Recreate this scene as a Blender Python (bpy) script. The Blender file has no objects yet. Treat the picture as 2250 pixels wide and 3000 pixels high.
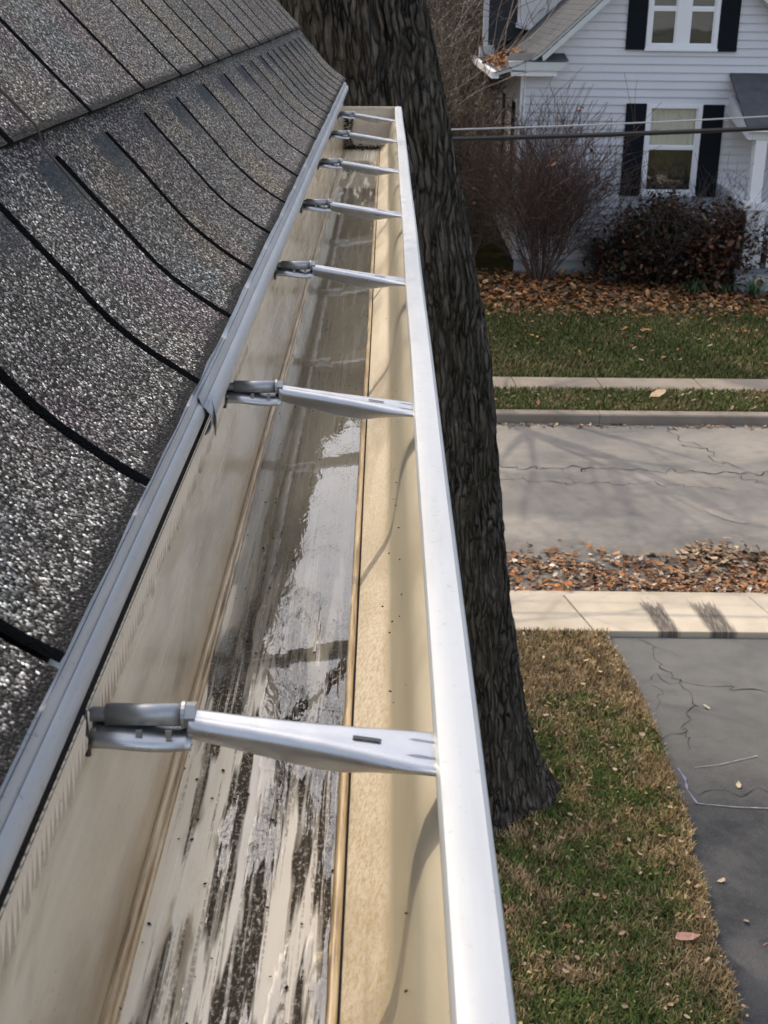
import bpy, math, random
import numpy as np
from mathutils import Vector, Matrix, noise as mnoise

random.seed(7); rng = np.random.default_rng(7)
scene = bpy.context.scene
COL = scene.collection

# ------------------------------------------------------------------ camera
HC = 5.5                                     # eye height above the lawn
YAW, PITCH, ROLL = math.radians(0.0844), math.radians(22.2307), math.radians(0.6)
cam_data = bpy.data.cameras.new('camera'); cam = bpy.data.objects.new('camera', cam_data); COL.objects.link(cam)
fw = Vector((math.sin(YAW)*math.cos(PITCH), math.cos(YAW)*math.cos(PITCH), -math.sin(PITCH)))
rt = Vector((math.cos(YAW), -math.sin(YAW), 0)); up = rt.cross(fw)
r2 = rt*math.cos(ROLL)+up*math.sin(ROLL); u2 = -rt*math.sin(ROLL)+up*math.cos(ROLL)
cam.matrix_world = Matrix(((r2.x, u2.x, -fw.x, 0), (r2.y, u2.y, -fw.y, 0), (r2.z, u2.z, -fw.z, HC), (0, 0, 0, 1)))
cam_data.sensor_fit = 'HORIZONTAL'; cam_data.sensor_width = 36.0; cam_data.lens = 36.0*3719.0/2250.0
cam_data.clip_start = 0.02; cam_data.clip_end = 1000
cam_data.dof.use_dof = True; cam_data.dof.focus_distance = 0.95; cam_data.dof.aperture_fstop = 60.0
scene.camera = cam

# ------------------------------------------------------------------ sky, sun, exposure
SUN = Vector((-0.565, 0.80, 1.0)).normalized()
elev = math.asin(SUN.z)
world = bpy.data.worlds.new('World'); scene.world = world; world.use_nodes = True
wn = world.node_tree; wn.nodes.clear()
w_out = wn.nodes.new('ShaderNodeOutputWorld'); w_bg = wn.nodes.new('ShaderNodeBackground')
w_sky = wn.nodes.new('ShaderNodeTexSky'); w_sky.sky_type = 'NISHITA'; w_sky.sun_disc = False
w_sky.sun_elevation = elev; w_sky.sun_rotation = math.atan2(SUN.x, SUN.y)
w_sky.air_density = 1.0; w_sky.dust_density = 4.5
w_tc = wn.nodes.new('ShaderNodeTexCoord'); w_no = wn.nodes.new('ShaderNodeTexNoise')
w_no.inputs['Scale'].default_value = 2.2; w_no.inputs['Detail'].default_value = 7
w_rp = wn.nodes.new('ShaderNodeMapRange'); w_rp.inputs['From Min'].default_value = 0.34; w_rp.inputs['From Max'].default_value = 0.62
w_rp.inputs['To Min'].default_value = 0.30; w_rp.inputs['To Max'].default_value = 1.0
w_cl = wn.nodes.new('ShaderNodeMix'); w_cl.data_type = 'RGBA'; w_cl.blend_type = 'MULTIPLY'; w_cl.inputs['Factor'].default_value = 1.0; w_cl.inputs['B'].default_value = (1.5, 1.5, 1.5, 1)
w_cc = wn.nodes.new('ShaderNodeMix'); w_cc.data_type = 'RGBA'; w_cc.blend_type = 'ADD'; w_cc.inputs['Factor'].default_value = 1.0; w_cc.inputs['B'].default_value = (4.5, 4.25, 3.95, 1)
wn.links.new(w_sky.outputs['Color'], w_cl.inputs['A']); wn.links.new(w_cl.outputs['Result'], w_cc.inputs['A'])
w_mx = wn.nodes.new('ShaderNodeMix'); w_mx.data_type = 'RGBA'; w_mx.blend_type = 'ADD'
wn.links.new(w_cc.outputs['Result'], w_mx.inputs['B'])
wn.links.new(w_tc.outputs['Generated'], w_no.inputs['Vector']); wn.links.new(w_no.outputs['Fac'], w_rp.inputs['Value'])
wn.links.new(w_rp.outputs['Result'], w_mx.inputs['Factor']); wn.links.new(w_sky.outputs['Color'], w_mx.inputs['A'])
wn.links.new(w_mx.outputs['Result'], w_bg.inputs['Color']); w_bg.inputs['Strength'].default_value = 0.14
wn.links.new(w_bg.outputs['Background'], w_out.inputs['Surface'])
sun_data = bpy.data.lights.new('sun', 'SUN'); sun_data.energy = 3.6; sun_data.angle = math.radians(0.53); sun_data.color = (1.0, 0.88, 0.71)
sun = bpy.data.objects.new('sun', sun_data); COL.objects.link(sun); sun.location = (0, 0, 30)
sun.rotation_euler = SUN.to_track_quat('Z', 'Y').to_euler()
scene.view_settings.view_transform = 'Standard'; scene.view_settings.look = 'None'
scene.view_settings.exposure = -0.30; scene.view_settings.gamma = 1.0; scene.view_settings.use_curve_mapping = False

# ------------------------------------------------------------------ helpers: meshes
def mesh_from(name, verts, faces, smooth=False, uv=None, col=None):
    me = bpy.data.meshes.new(name)
    me.from_pydata([tuple(v) for v in verts], [], [tuple(f) for f in faces])
    finish(me, smooth, uv, col); return me

def mesh_np(name, V, Fq, smooth=False, col=None):
    """V (n,3) floats, Fq (m,k) ints, all faces k-gons."""
    V = np.asarray(V, np.float32); Fq = np.asarray(Fq, np.int32)
    me = bpy.data.meshes.new(name); m, k = Fq.shape
    me.vertices.add(len(V)); me.vertices.foreach_set('co', V.ravel())
    me.loops.add(m*k); me.loops.foreach_set('vertex_index', Fq.ravel())
    me.polygons.add(m); me.polygons.foreach_set('loop_start', np.arange(0, m*k, k, dtype=np.int32))
    me.polygons.foreach_set('loop_total', np.full(m, k, np.int32))
    me.update(calc_edges=True); me.validate(verbose=False)
    finish(me, smooth, None, col); return me

def finish(me, smooth, uv, col):
    if smooth: me.polygons.foreach_set('use_smooth', [True]*len(me.polygons))
    if uv is not None:
        l = me.uv_layers.new(name='UVMap')
        idx = np.empty(len(me.loops), np.int32); me.loops.foreach_get('vertex_index', idx)
        l.data.foreach_set('uv', np.asarray(uv, np.float32)[idx].ravel())
    if col is not None:                        # per-face colours
        a = me.attributes.new('Col', 'FLOAT_COLOR', 'FACE')
        c = np.ones((len(me.polygons), 4), np.float32); c[:, :3] = col
        a.data.foreach_set('color', c.ravel())
    me.update()

def obj(name, me, mat, parent=None, loc=None):
    o = bpy.data.objects.new(name, me); COL.objects.link(o)
    if mat is not None and not me.materials: me.materials.append(mat)
    if loc is not None: o.location = loc
    if parent is not None: o.parent = parent
    return o

def tag(o, label=None, cat=None, group=None, kind=None):
    if label: o['label'] = label
    if cat: o['category'] = cat
    if group: o['group'] = group
    if kind: o['kind'] = kind
    return o

def empty(name, loc, label, cat, group=None):
    o = bpy.data.objects.new(name, None); COL.objects.link(o); o.location = loc; o.empty_display_size = 0.1
    return tag(o, label, cat, group)

class MB:
    """collects boxes, prisms, tubes for ONE mesh"""
    def __init__(s): s.v = []; s.f = []
    def add(s, vs, fs):
        b = len(s.v); s.v += [tuple(v) for v in vs]; s.f += [tuple(i+b for i in f) for f in fs]; return s
    def box(s, x0, x1, y0, y1, z0, z1):
        return s.add([(x0,y0,z0),(x1,y0,z0),(x1,y1,z0),(x0,y1,z0),(x0,y0,z1),(x1,y0,z1),(x1,y1,z1),(x0,y1,z1)],
                     [(0,3,2,1),(4,5,6,7),(0,1,5,4),(1,2,6,5),(2,3,7,6),(3,0,4,7)])
    def prism(s, poly, axis, a0, a1):
        """poly: 2-D outline, extruded along axis ('x','y','z') from a0 to a1"""
        def P(p, a):
            return {'x': (a, p[0], p[1]), 'y': (p[0], a, p[1]), 'z': (p[0], p[1], a)}[axis]
        n = len(poly); vs = [P(p, a0) for p in poly]+[P(p, a1) for p in poly]
        fs = [tuple(range(n)), tuple(range(2*n-1, n-1, -1))]+[(i, i+n, (i+1) % n+n, (i+1) % n) for i in range(n)]
        return s.add(vs, fs)
    def tube(s, pts, rad, sides=6, cap=True):
        pts = [Vector(p) for p in pts]; n = len(pts)
        if not hasattr(rad, '__len__'): rad = [rad]*n
        vs = []; ref = None
        for i, p in enumerate(pts):
            d = (pts[min(i+1, n-1)]-pts[max(i-1, 0)]).normalized()
            if ref is None: ref = d.orthogonal().normalized()
            ref = (ref-d*ref.dot(d)); ref = ref.normalized() if ref.length > 1e-6 else d.orthogonal().normalized()
            b = d.cross(ref)
            for k in range(sides):
                a = 2*math.pi*k/sides; vs.append(p+(ref*math.cos(a)+b*math.sin(a))*rad[i])
        fs = [(i*sides+k, i*sides+(k+1) % sides, (i+1)*sides+(k+1) % sides, (i+1)*sides+k) for i in range(n-1) for k in range(sides)]
        if cap: fs += [tuple(range(sides-1, -1, -1)), tuple((n-1)*sides+k for k in range(sides))]
        return s.add(vs, fs)
    def sweep(s, prof, y0, y1, thick=None):
        """open (x,z) profile swept along y"""
        n = len(prof)
        return s.add([(x, y0, z) for x, z in prof]+[(x, y1, z) for x, z in prof], [(i, i+1, i+1+n, i+n) for i in range(n-1)])
    def build(s, name, mat, parent=None, smooth=False, loc=None):
        me = mesh_from(name, s.v, s.f, smooth)
        if smooth:
            me.set_sharp_from_angle(angle=math.radians(40))
        return obj(name, me, mat, parent, loc)

def rel(parent, o):
    """keep world coordinates of meshes built in world space under an Empty that is not at the origin"""
    o.parent = parent; o.matrix_parent_inverse = Matrix.Translation(-parent.location); return o

# ------------------------------------------------------------------ helpers: materials
class NT:
    def __init__(s, name, rough=0.6, spec=0.5):
        s.m = bpy.data.materials.new(name); s.m.use_nodes = True; s.t = s.m.node_tree
        s.b = s.t.nodes['Principled BSDF']; s.b.inputs['Roughness'].default_value = rough; s.b.inputs['Specular IOR Level'].default_value = spec
        s._pos = None
    def n(s, typ, **kw):
        nd = s.t.nodes.new('ShaderNode'+typ)
        for k, v in kw.items(): setattr(nd, k, v)
        return nd
    def set(s, sock, v):
        if hasattr(v, 'links') or isinstance(v, bpy.types.NodeSocket): s.t.links.new(v, sock)
        else: sock.default_value = v
    def pos(s):
        if s._pos is None: s._pos = s.n('NewGeometry').outputs['Position']
        return s._pos
    def mapped(s, scale, loc=(0, 0, 0), src=None):
        m = s.n('Mapping'); s.set(m.inputs['Vector'], src or s.pos()); m.inputs['Scale'].default_value = scale; m.inputs['Location'].default_value = loc
        return m.outputs['Vector']
    def noise(s, scale, detail=4, rough=0.55, vec=None, out='Fac', dist=0.0):
        t = s.n('TexNoise'); s.set(t.inputs['Vector'], vec or s.pos()); t.inputs['Scale'].default_value = scale
        t.inputs['Detail'].default_value = detail; t.inputs['Roughness'].default_value = rough; t.inputs['Distortion'].default_value = dist
        return t.outputs[out]
    def voro(s, scale, out='Distance', vec=None, feature='F1'):
        t = s.n('TexVoronoi', feature=feature); s.set(t.inputs['Vector'], vec or s.pos()); t.inputs['Scale'].default_value = scale
        return t.outputs[out]
    def ramp(s, fac, stops):
        r = s.n('ValToRGB'); s.set(r.inputs['Fac'], fac); e = r.color_ramp.elements
        while len(e) < len(stops): e.new(0.5)
        for q, (p, c) in zip(e, stops):
            q.position = p; q.color = (c, c, c, 1) if not hasattr(c, '__len__') else (*c, 1)
        return r.outputs['Color']
    def rng(s, v, a, b, c=0.0, d=1.0, smooth=False):
        m = s.n('MapRange'); s.set(m.inputs['Value'], v)
        if smooth: m.interpolation_type = 'SMOOTHSTEP'
        for k, x in zip(('From Min', 'From Max', 'To Min', 'To Max'), (a, b, c, d)): m.inputs[k].default_value = x
        return m.outputs['Result']
    def math(s, op, a, b=0.0, c=0.0):
        m = s.n('Math', operation=op)
        for k, v in enumerate((a, b, c)): s.set(m.inputs[k], v)
        return m.outputs[0]
    def mix(s, f, a, b, mode='MIX'):
        m = s.n('Mix', data_type='RGBA', blend_type=mode); s.set(m.inputs['Factor'], f)
        for k, v in (('A', a), ('B', b)):
            if isinstance(v, (tuple, list)): v = (*v[:3], 1)
            s.set(m.inputs[k], v)
        return m.outputs['Result']
    def sep(s, v):
        x = s.n('SeparateXYZ'); s.set(x.inputs[0], v); return x.outputs
    def bump(s, h, strength=0.3, dist=0.01, normal=None):
        b = s.n('Bump'); s.set(b.inputs['Height'], h); b.inputs['Strength'].default_value = strength; b.inputs['Distance'].default_value = dist
        if normal is not None: s.set(b.inputs['Normal'], normal)
        return b.outputs['Normal']
    def color(s, v):
        if isinstance(v, (tuple, list)): v = (*v[:3], 1)
        s.set(s.b.inputs['Base Color'], v); return s
    def rough(s, v): s.set(s.b.inputs['Roughness'], v); return s
    def normal(s, v): s.set(s.b.inputs['Normal'], v); return s

def plain(name, c, rough=0.6, var=0.12, scale=6.0, metal=0.0, bump=0.0, bscale=60.0, spec=0.5):
    k = NT(name, rough, spec)
    f = k.noise(scale, 5)
    k.color(k.mix(f, tuple(x*(1-var) for x in c), tuple(min(1, x*(1+var)) for x in c)))
    k.b.inputs['Metallic'].default_value = metal
    if bump: k.normal(k.bump(k.noise(bscale, 4), bump, 0.01))
    return k.m

def attr_mat(name, rough=0.75, var=0.25, trans=0.0, spec=0.3):
    k = NT(name, rough, spec)
    a = k.n('Attribute', attribute_name='Col').outputs['Color']
    f = k.noise(30.0, 3)
    g = k.rng(f, 0.25, 0.75, 1-var, 1+var)
    k.color(k.mix(1.0, a, g, 'MULTIPLY'))
    if trans: k.b.inputs['Subsurface Weight'].default_value = 0.0
    return k.m

# ------------------------------------------------------------------ materials of the roof and gutter
def make_shingle_mat():
    k = NT('shingle_granules', 0.5, 0.09)
    cell = k.voro(860.0, 'Color'); dist = k.voro(860.0, 'Distance')
    r = k.sep(cell)
    gray = k.ramp(r[0], [(0.0, 0.010), (0.40, 0.026), (0.62, 0.068), (0.81, 0.165), (0.94, 0.40), (1.0, 0.95)])
    big = k.noise(7.0, 3); big2 = k.noise(11.0, 3, vec=k.mapped((1, 1, 1), (3.1, 7.7, 1.3)))
    rnd = k.n('ObjectInfo').outputs['Random']
    tint = k.mix(k.rng(big, 0.46, 0.66), (1.0, 0.97, 0.93), (1.08, 0.97, 0.82))
    tint = k.mix(k.rng(big2, 0.52, 0.66), tint, (0.92, 0.80, 0.83))
    tint = k.mix(k.rng(k.noise(9.0, 2, vec=k.mapped((1, 1, 1), (9.1, 2.7, 5.3))), 0.56, 0.7), tint, (0.86, 0.93, 0.93))
    c = k.mix(1.0, gray, tint, 'MULTIPLY')
    uvn = k.n('UVMap').outputs['UV']; u = k.sep(uvn)
    edge_n = k.math('MULTIPLY', k.math('SUBTRACT', k.noise(260.0, 2), 0.5), 0.10)
    um = k.math('ADD', u[0], edge_n); vm = k.math('ADD', u[1], edge_n)
    patch = k.math('MULTIPLY', k.rng(um, 0.60, 0.66), k.math('MULTIPLY', k.rng(vm, 0.66, 0.80), k.rng(vm, 0.975, 0.955)))
    patch = k.math('MULTIPLY', patch, k.rng(rnd, 0.1, 0.4, 0.6, 0.95))
    dark = k.mix(k.math('FRACT', k.math('MULTIPLY', rnd, 7.3)), (0.034, 0.030, 0.044), (0.036, 0.052, 0.052))
    dark = k.mix(1.0, dark, k.math('ADD', r[1], 0.55), 'MULTIPLY')
    c = k.mix(patch, c, dark)
    worn = k.rng(k.math('ADD', u[1], k.math('MULTIPLY', k.math('SUBTRACT', k.noise(330.0, 3), 0.5), 0.10)), 0.052, 0.030)
    c = k.mix(k.math('MULTIPLY', worn, 0.93), c, (0.014, 0.014, 0.015))
    c = k.mix(1.0, c, k.math('ADD', k.math('MULTIPLY', rnd, 0.24), 0.90), 'MULTIPLY')
    k.color(c)
    k.rough(k.rng(r[2], 0.0, 0.25, 0.22, 0.85))
    hgt = k.math('SUBTRACT', 1.0, dist)
    k.normal(k.bump(k.math('ADD', hgt, k.math('MULTIPLY', r[1], 0.8)), 0.9, 0.0011))
    return k.m
M_SHINGLE = make_shingle_mat()
M_EDGE = plain('asphalt_cut_edge', (0.016, 0.016, 0.017), 0.9, 0.5, 300, spec=0.2, bump=0.8, bscale=700)
M_UNDER = plain('asphalt_felt', (0.010, 0.010, 0.011), 0.9, 0.3, 60, spec=0.15)

def metal_paint(name, c1, c2, rough, streak_y=True, dirt=0.0):
    k = NT(name, rough, 0.5)
    v = k.mapped((60, 1.6, 60))
    f = k.noise(1.0, 5, 0.6, v)
    col = k.mix(k.rng(f, 0.3, 0.7), c1, c2)
    if dirt:
        sp = k.noise(240.0, 3); col = k.mix(k.math('MULTIPLY', k.rng(sp, 0.64, 0.72), dirt), col, (0.10, 0.075, 0.05))
    col = k.mix(k.math('MULTIPLY', k.rng(k.noise(1.0, 5, 0.6, k.mapped((50, 6, 50), (0.7, 2.2, 0))), 0.5, 0.72), 0.32), col, tuple(x*0.62 for x in c1))
    k.color(col); k.rough(k.rng(k.noise(40.0, 3), 0.3, 0.7, rough*0.75, rough*1.3))
    k.normal(k.bump(k.noise(1.0, 3, 0.5, k.mapped((25, 2.0, 25))), 0.10, 0.004))
    return k.m
M_DRIP = metal_paint('drip_edge_paint', (0.31, 0.325, 0.35), (0.46, 0.47, 0.485), 0.38, dirt=0.5)
M_LIP = metal_paint('white_gutter_paint', (0.38, 0.405, 0.435), (0.43, 0.455, 0.485), 0.42, dirt=0.22)
M_CAP = metal_paint('cream_gutter_paint', (0.62, 0.53, 0.42), (0.70, 0.61, 0.50), 0.4, dirt=0.3)

def make_gutter_inside(name, floor=False, band=False):
    k = NT(name, 0.3, 0.5)
    P = k.sep(k.pos())
    st = k.noise(1.0, 6, 0.62, k.mapped((150, 3.2, 150)))            # long drag marks
    cloud = k.noise(14.0, 4, 0.55, k.mapped((1, 0.45, 1)))
    base = k.mix(k.rng(cloud, 0.32, 0.68), (0.50, 0.435, 0.325), (0.62, 0.555, 0.44))
    base = k.mix(k.math('MULTIPLY', k.rng(st, 0.42, 0.66), 0.18), base, (0.70, 0.635, 0.52))
    if floor:
        base = k.mix(k.rng(cloud, 0.30, 0.70), (0.64, 0.56, 0.415), (0.78, 0.70, 0.55))
        base = k.mix(k.math('MULTIPLY', k.rng(st, 0.45, 0.62), 0.55), base, (0.82, 0.77, 0.66))
        lane = k.noise(1.0, 3, 0.55, k.mapped((80, 5.2, 80), (2.35, 1.15, 0)), dist=0.15)      # where sludge dried
        fine = k.noise(1.0, 4, 0.6, k.mapped((420, 7.0, 420), (5.2, 0, 0)))                    # drag lines through it
        speck = k.noise(1.0, 8, 0.8, k.mapped((620, 330, 620)))
        zone = k.rng(k.math('ADD', P[1], k.math('MULTIPLY', k.math('SUBTRACT', k.noise(9.0, 3), 0.5), 0.3)), 0.86, 0.58)
        fargone = k.rng(P[1], 1.5, 0.7)
        m1 = k.math('MULTIPLY', k.rng(lane, 0.470, 0.505), k.math('MULTIPLY', k.rng(fine, 0.62, 0.52), k.rng(speck, 0.36, 0.48)))
        m1 = k.math('MULTIPLY', m1, k.math('MULTIPLY', zone, 0.97))
        m2 = k.math('MULTIPLY', k.math('MULTIPLY', k.rng(fine, 0.57, 0.63), k.rng(speck, 0.42, 0.52)), k.math('MULTIPLY', fargone, 0.75))
        brown = k.math('MULTIPLY', k.rng(k.noise(1.0, 4, 0.6, k.mapped((40, 8, 40), (3.3, 1.7, 0))), 0.5, 0.68), k.math('MULTIPLY', k.rng(speck, 0.38, 0.60), k.math('MULTIPLY', fargone, 0.32)))
        base = k.mix(brown, base, (0.20, 0.135, 0.07))
        base = k.mix(m2, base, (0.10, 0.065, 0.035))
        base = k.mix(m1, base, (0.030, 0.019, 0.010))
        k.set(k.b.inputs['Specular IOR Level'], k.rng(m1, 0, 1, 0.5, 0.12))
        k.rough(k.math('ADD', k.rng(st, 0.3, 0.7, 0.16, 0.34), k.math('MULTIPLY', m1, 0.4)))
        nr = k.bump(k.noise(1.0, 3, 0.5, k.mapped((40, 3, 40))), 0.12, 0.004)
        k.normal(k.bump(m1, 0.4, 0.0012, nr))
    else:
        pat = k.noise(1.0, 4, 0.5, k.mapped((30, 7, 22), (0.3, 0.9, 0.1)), dist=0.6)
        base = k.mix(k.math('MULTIPLY', k.rng(pat, 0.46, 0.62), 0.65), base, (0.32, 0.265, 0.18))
        grime = k.noise(1.0, 6, 0.65, k.mapped((70, 5.0, 26), (1.7, 0.4, 0.2)))
        base = k.mix(k.math('MULTIPLY', k.rng(grime, 0.54, 0.72), 0.6), base, (0.23, 0.175, 0.10))
        sp = k.noise(420.0, 3); base = k.mix(k.math('MULTIPLY', k.rng(sp, 0.68, 0.74), 0.6), base, (0.12, 0.08, 0.04))
        if band:
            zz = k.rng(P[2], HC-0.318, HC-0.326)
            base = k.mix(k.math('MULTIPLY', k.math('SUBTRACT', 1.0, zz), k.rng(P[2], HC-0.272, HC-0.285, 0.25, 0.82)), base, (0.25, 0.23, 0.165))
            grit = k.noise(1.0, 8, 0.78, k.mapped((420, 240, 420)))
            edge = k.rng(k.math('ADD', P[2], k.math('MULTIPLY', k.math('SUBTRACT', k.noise(30.0, 3), 0.5), 0.02)), HC-0.318, HC-0.325)
            gm = k.math('MULTIPLY', k.rng(grit, 0.44, 0.62), k.math('MULTIPLY', edge, k.rng(P[1], 1.3, 0.5, 0.18, 0.85)))
            base = k.mix(gm, base, (0.36, 0.245, 0.115))
            k.normal(k.bump(k.math('MULTIPLY', grit, zz), 0.55, 0.0016))
            k.rough(k.rng(zz, 0, 1, 0.30, 0.55))
        else:
            k.rough(k.rng(st, 0.3, 0.7, 0.13, 0.30))
            k.normal(k.bump(k.noise(1.0, 3, 0.5, k.mapped((30, 3, 30))), 0.10, 0.004))
    k.color(base)
    return k.m
M_GBACK = make_gutter_inside('gutter_back_paint')
M_GFLOOR = make_gutter_inside('gutter_floor_paint', floor=True)
M_GFRONT = make_gutter_inside('gutter_front_paint', band=True)

def make_bead_mat():
    k = NT('stained_bead', 0.28, 0.6)
    f = k.noise(1.0, 5, 0.65, k.mapped((300, 14, 300)))
    k.color(k.ramp(f, [(0.32, (0.10, 0.055, 0.025)), (0.47, (0.36, 0.25, 0.12)), (0.60, (0.52, 0.41, 0.25)), (0.75, (0.62, 0.54, 0.40))]))
    return k.m
M_BEAD = make_bead_mat()

def make_water():
    k = NT('water_film', 0.02)
    t = k.t; t.nodes.remove(k.b)
    out = [n for n in t.nodes if n.type == 'OUTPUT_MATERIAL'][0]
    P = k.sep(k.pos())
    rip = k.noise(1.0, 3, 0.5, k.mapped((120, 40, 1)), dist=0.5)
    nr = k.bump(rip, 0.06, 0.0012)
    gl = k.n('BsdfGlossy'); gl.inputs['Roughness'].default_value = 0.015; k.set(gl.inputs['Normal'], nr)
    tr = k.n('BsdfTransparent'); tr.inputs['Color'].default_value = (1.0, 0.99, 0.96, 1)
    fr = k.n('Fresnel'); fr.inputs['IOR'].default_value = 1.95; k.set(fr.inputs['Normal'], nr)
    mx = k.n('MixShader'); k.set(mx.inputs[0], fr.outputs[0]); k.set(mx.inputs[1], tr.outputs[0]); k.set(mx.inputs[2], gl.outputs[0])
    shape = k.noise(1.0, 5, 0.6, k.mapped((105, 8, 1), (0.6, 0.3, 0)), dist=0.25)
    yy = k.math('MINIMUM', k.rng(P[1], 0.50, 0.76, -0.055, 0.20), k.rng(P[1], 0.25, 0.45, -0.09, 0.2))
    far = k.rng(P[1], 1.7, 2.7, 0.0, -0.2)
    xe = k.math('MINIMUM', k.rng(P[0], -0.0955, -0.088, -0.25, 0.0), k.rng(P[0], -0.0155, -0.020, -0.25, 0.0))
    m = k.rng(k.math('ADD', k.math('ADD', shape, yy), k.math('ADD', far, xe)), 0.475, 0.49)
    mx2 = k.n('MixShader'); tr2 = k.n('BsdfTransparent'); k.set(mx2.inputs[0], m); k.set(mx2.inputs[1], tr2.outputs[0]); k.set(mx2.inputs[2], mx.outputs[0])
    t.links.new(mx2.outputs[0], out.inputs['Surface'])
    return k.m
M_WATER = make_water()

def make_galv():
    k = NT('galvanised_steel', 0.34, 0.5)
    f = k.noise(60.0, 4); k.color(k.mix(f, (0.40, 0.41, 0.425), (0.56, 0.57, 0.58)))
    k.b.inputs['Metallic'].default_value = 0.95; k.rough(k.rng(k.noise(90.0, 3), 0.3, 0.7, 0.24, 0.40))
    k.normal(k.bump(k.noise(1.0, 3, 0.5, k.mapped((30, 200, 200))), 0.08, 0.002))
    return k.m
M_GALV = make_galv()
M_STEEL = plain('dark_screw_steel', (0.34, 0.35, 0.36), 0.38, 0.2, 90, metal=0.7)
M_BLACKMETAL = plain('black_spring_wire', (0.02, 0.02, 0.022), 0.4, 0.2, 50)

# ------------------------------------------------------------------ materials of the place
def make_bark():
    k = NT('furrowed_bark', 0.9, 0.08)
    w = k.noise(3.0, 3, 0.5, out='Color')
    vv = k.n('VectorMath', operation='MULTIPLY_ADD'); k.set(vv.inputs[0], w); vv.inputs[1].default_value = (0.14, 0.14, 0.5); k.set(vv.inputs[2], k.pos())
    plate = k.n('TexVoronoi', feature='DISTANCE_TO_EDGE'); k.set(plate.inputs['Vector'], k.mapped((25, 25, 2.6), src=vv.outputs[0])); plate.inputs['Scale'].default_value = 1.0
    pl = plate.outputs['Distance']
    f = k.noise(1.0, 7, 0.7, k.mapped((22, 22, 4.5), src=vv.outputs[0])); f2 = k.noise(60.0, 7, 0.75)
    c = k.ramp(f, [(0.30, (0.040, 0.034, 0.029)), (0.48, (0.100, 0.086, 0.073)), (0.62, (0.175, 0.152, 0.130)), (0.78, (0.26, 0.23, 0.20))])
    c = k.mix(k.math('MULTIPLY', k.rng(pl, 0.15, 0.02), k.rng(k.noise(5.0, 3), 0.35, 0.6, 0.35, 1.0)), c, (0.012, 0.010, 0.009))
    moss = k.math('MULTIPLY', k.rng(k.noise(2.3, 4), 0.46, 0.62), k.rng(f2, 0.42, 0.60))
    c = k.mix(k.math('MULTIPLY', moss, 0.55), c, (0.050, 0.055, 0.026))
    c = k.mix(k.math('MULTIPLY', k.rng(f2, 0.58, 0.68), 0.45), c, (0.21, 0.20, 0.185))
    k.color(c)
    h = k.math('ADD', k.rng(pl, 0.0, 0.22, 0.0, 1.0), k.math('ADD', k.math('MULTIPLY', f, 0.7), k.math('MULTIPLY', f2, 0.4)))
    k.normal(k.bump(h, 1.0, 0.035)); return k.m
M_BARK = make_bark()
M_TWIG = plain('twig_bark', (0.085, 0.070, 0.060), 0.9, 0.4, 12, spec=0.2)
M_REDTWIG = plain('reddish_twig', (0.115, 0.080, 0.068), 0.9, 0.4, 8, spec=0.1)
M_PALETWIG = plain('pale_twig', (0.30, 0.27, 0.23), 0.9, 0.4, 3, spec=0.1)
M_BROWNTWIG = plain('brush_twig', (0.21, 0.165, 0.125), 0.9, 0.5, 5, spec=0.2)
M_LEAF = attr_mat('fallen_leaf', 0.7, 0.3, spec=0.14)
M_GRASS = attr_mat('grass_blade', 0.7, 0.2, spec=0.10)
M_EVERG = attr_mat('shrub_leaf', 0.6, 0.3, spec=0.15)

def make_soil():
    k = NT('lawn_soil', 0.95, 0.04)
    f = k.noise(1.6, 5, 0.6); g = k.noise(45.0, 6, 0.7)
    c = k.mix(k.rng(f, 0.40, 0.62), (0.055, 0.072, 0.024), (0.135, 0.10, 0.048))
    c = k.mix(k.math('MULTIPLY', k.rng(g, 0.42, 0.66), 0.7), c, (0.028, 0.026, 0.014))
    k.color(c); k.normal(k.bump(g, 0.8, 0.03)); return k.m
M_SOIL = make_soil()

def make_litter():
    k = NT('leaf_litter_ground', 0.95, 0.04)
    f = k.noise(9.0, 6, 0.7)
    k.color(k.ramp(f, [(0.3, (0.012, 0.010, 0.008)), (0.5, (0.038, 0.029, 0.021)), (0.7, (0.10, 0.075, 0.052))]))
    k.normal(k.bump(f, 0.9, 0.06)); return k.m
M_LITTER = make_litter()

def make_road():
    k = NT('worn_asphalt', 0.9, 0.10)
    f = k.noise(0.9, 5, 0.6, k.mapped((0.55, 1, 1)), dist=0.5); g = k.noise(160.0, 4, 0.7); h = k.noise(5.0, 5, 0.6)
    c = k.mix(k.rng(f, 0.36, 0.64), (0.145, 0.138, 0.128), (0.255, 0.232, 0.200))
    c = k.mix(k.math('MULTIPLY', k.rng(h, 0.5, 0.7), 0.4), c, (0.13, 0.125, 0.12))
    c = k.mix(k.math('MULTIPLY', k.rng(g, 0.45, 0.7), 0.35), c, (0.36, 0.34, 0.31))
    dirt = k.math('MULTIPLY', k.rng(k.math('ADD', k.sep(k.pos())[1], k.math('MULTIPLY', k.noise(1.6, 4), 1.6)), 13.9, 12.6), k.rng(k.noise(14.0, 5, 0.7), 0.35, 0.6))
    c = k.mix(k.math('MULTIPLY', dirt, 0.7), c, (0.065, 0.055, 0.045))
    k.color(c); k.normal(k.bump(g, 0.35, 0.01)); return k.m
M_ROAD = make_road()

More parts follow.
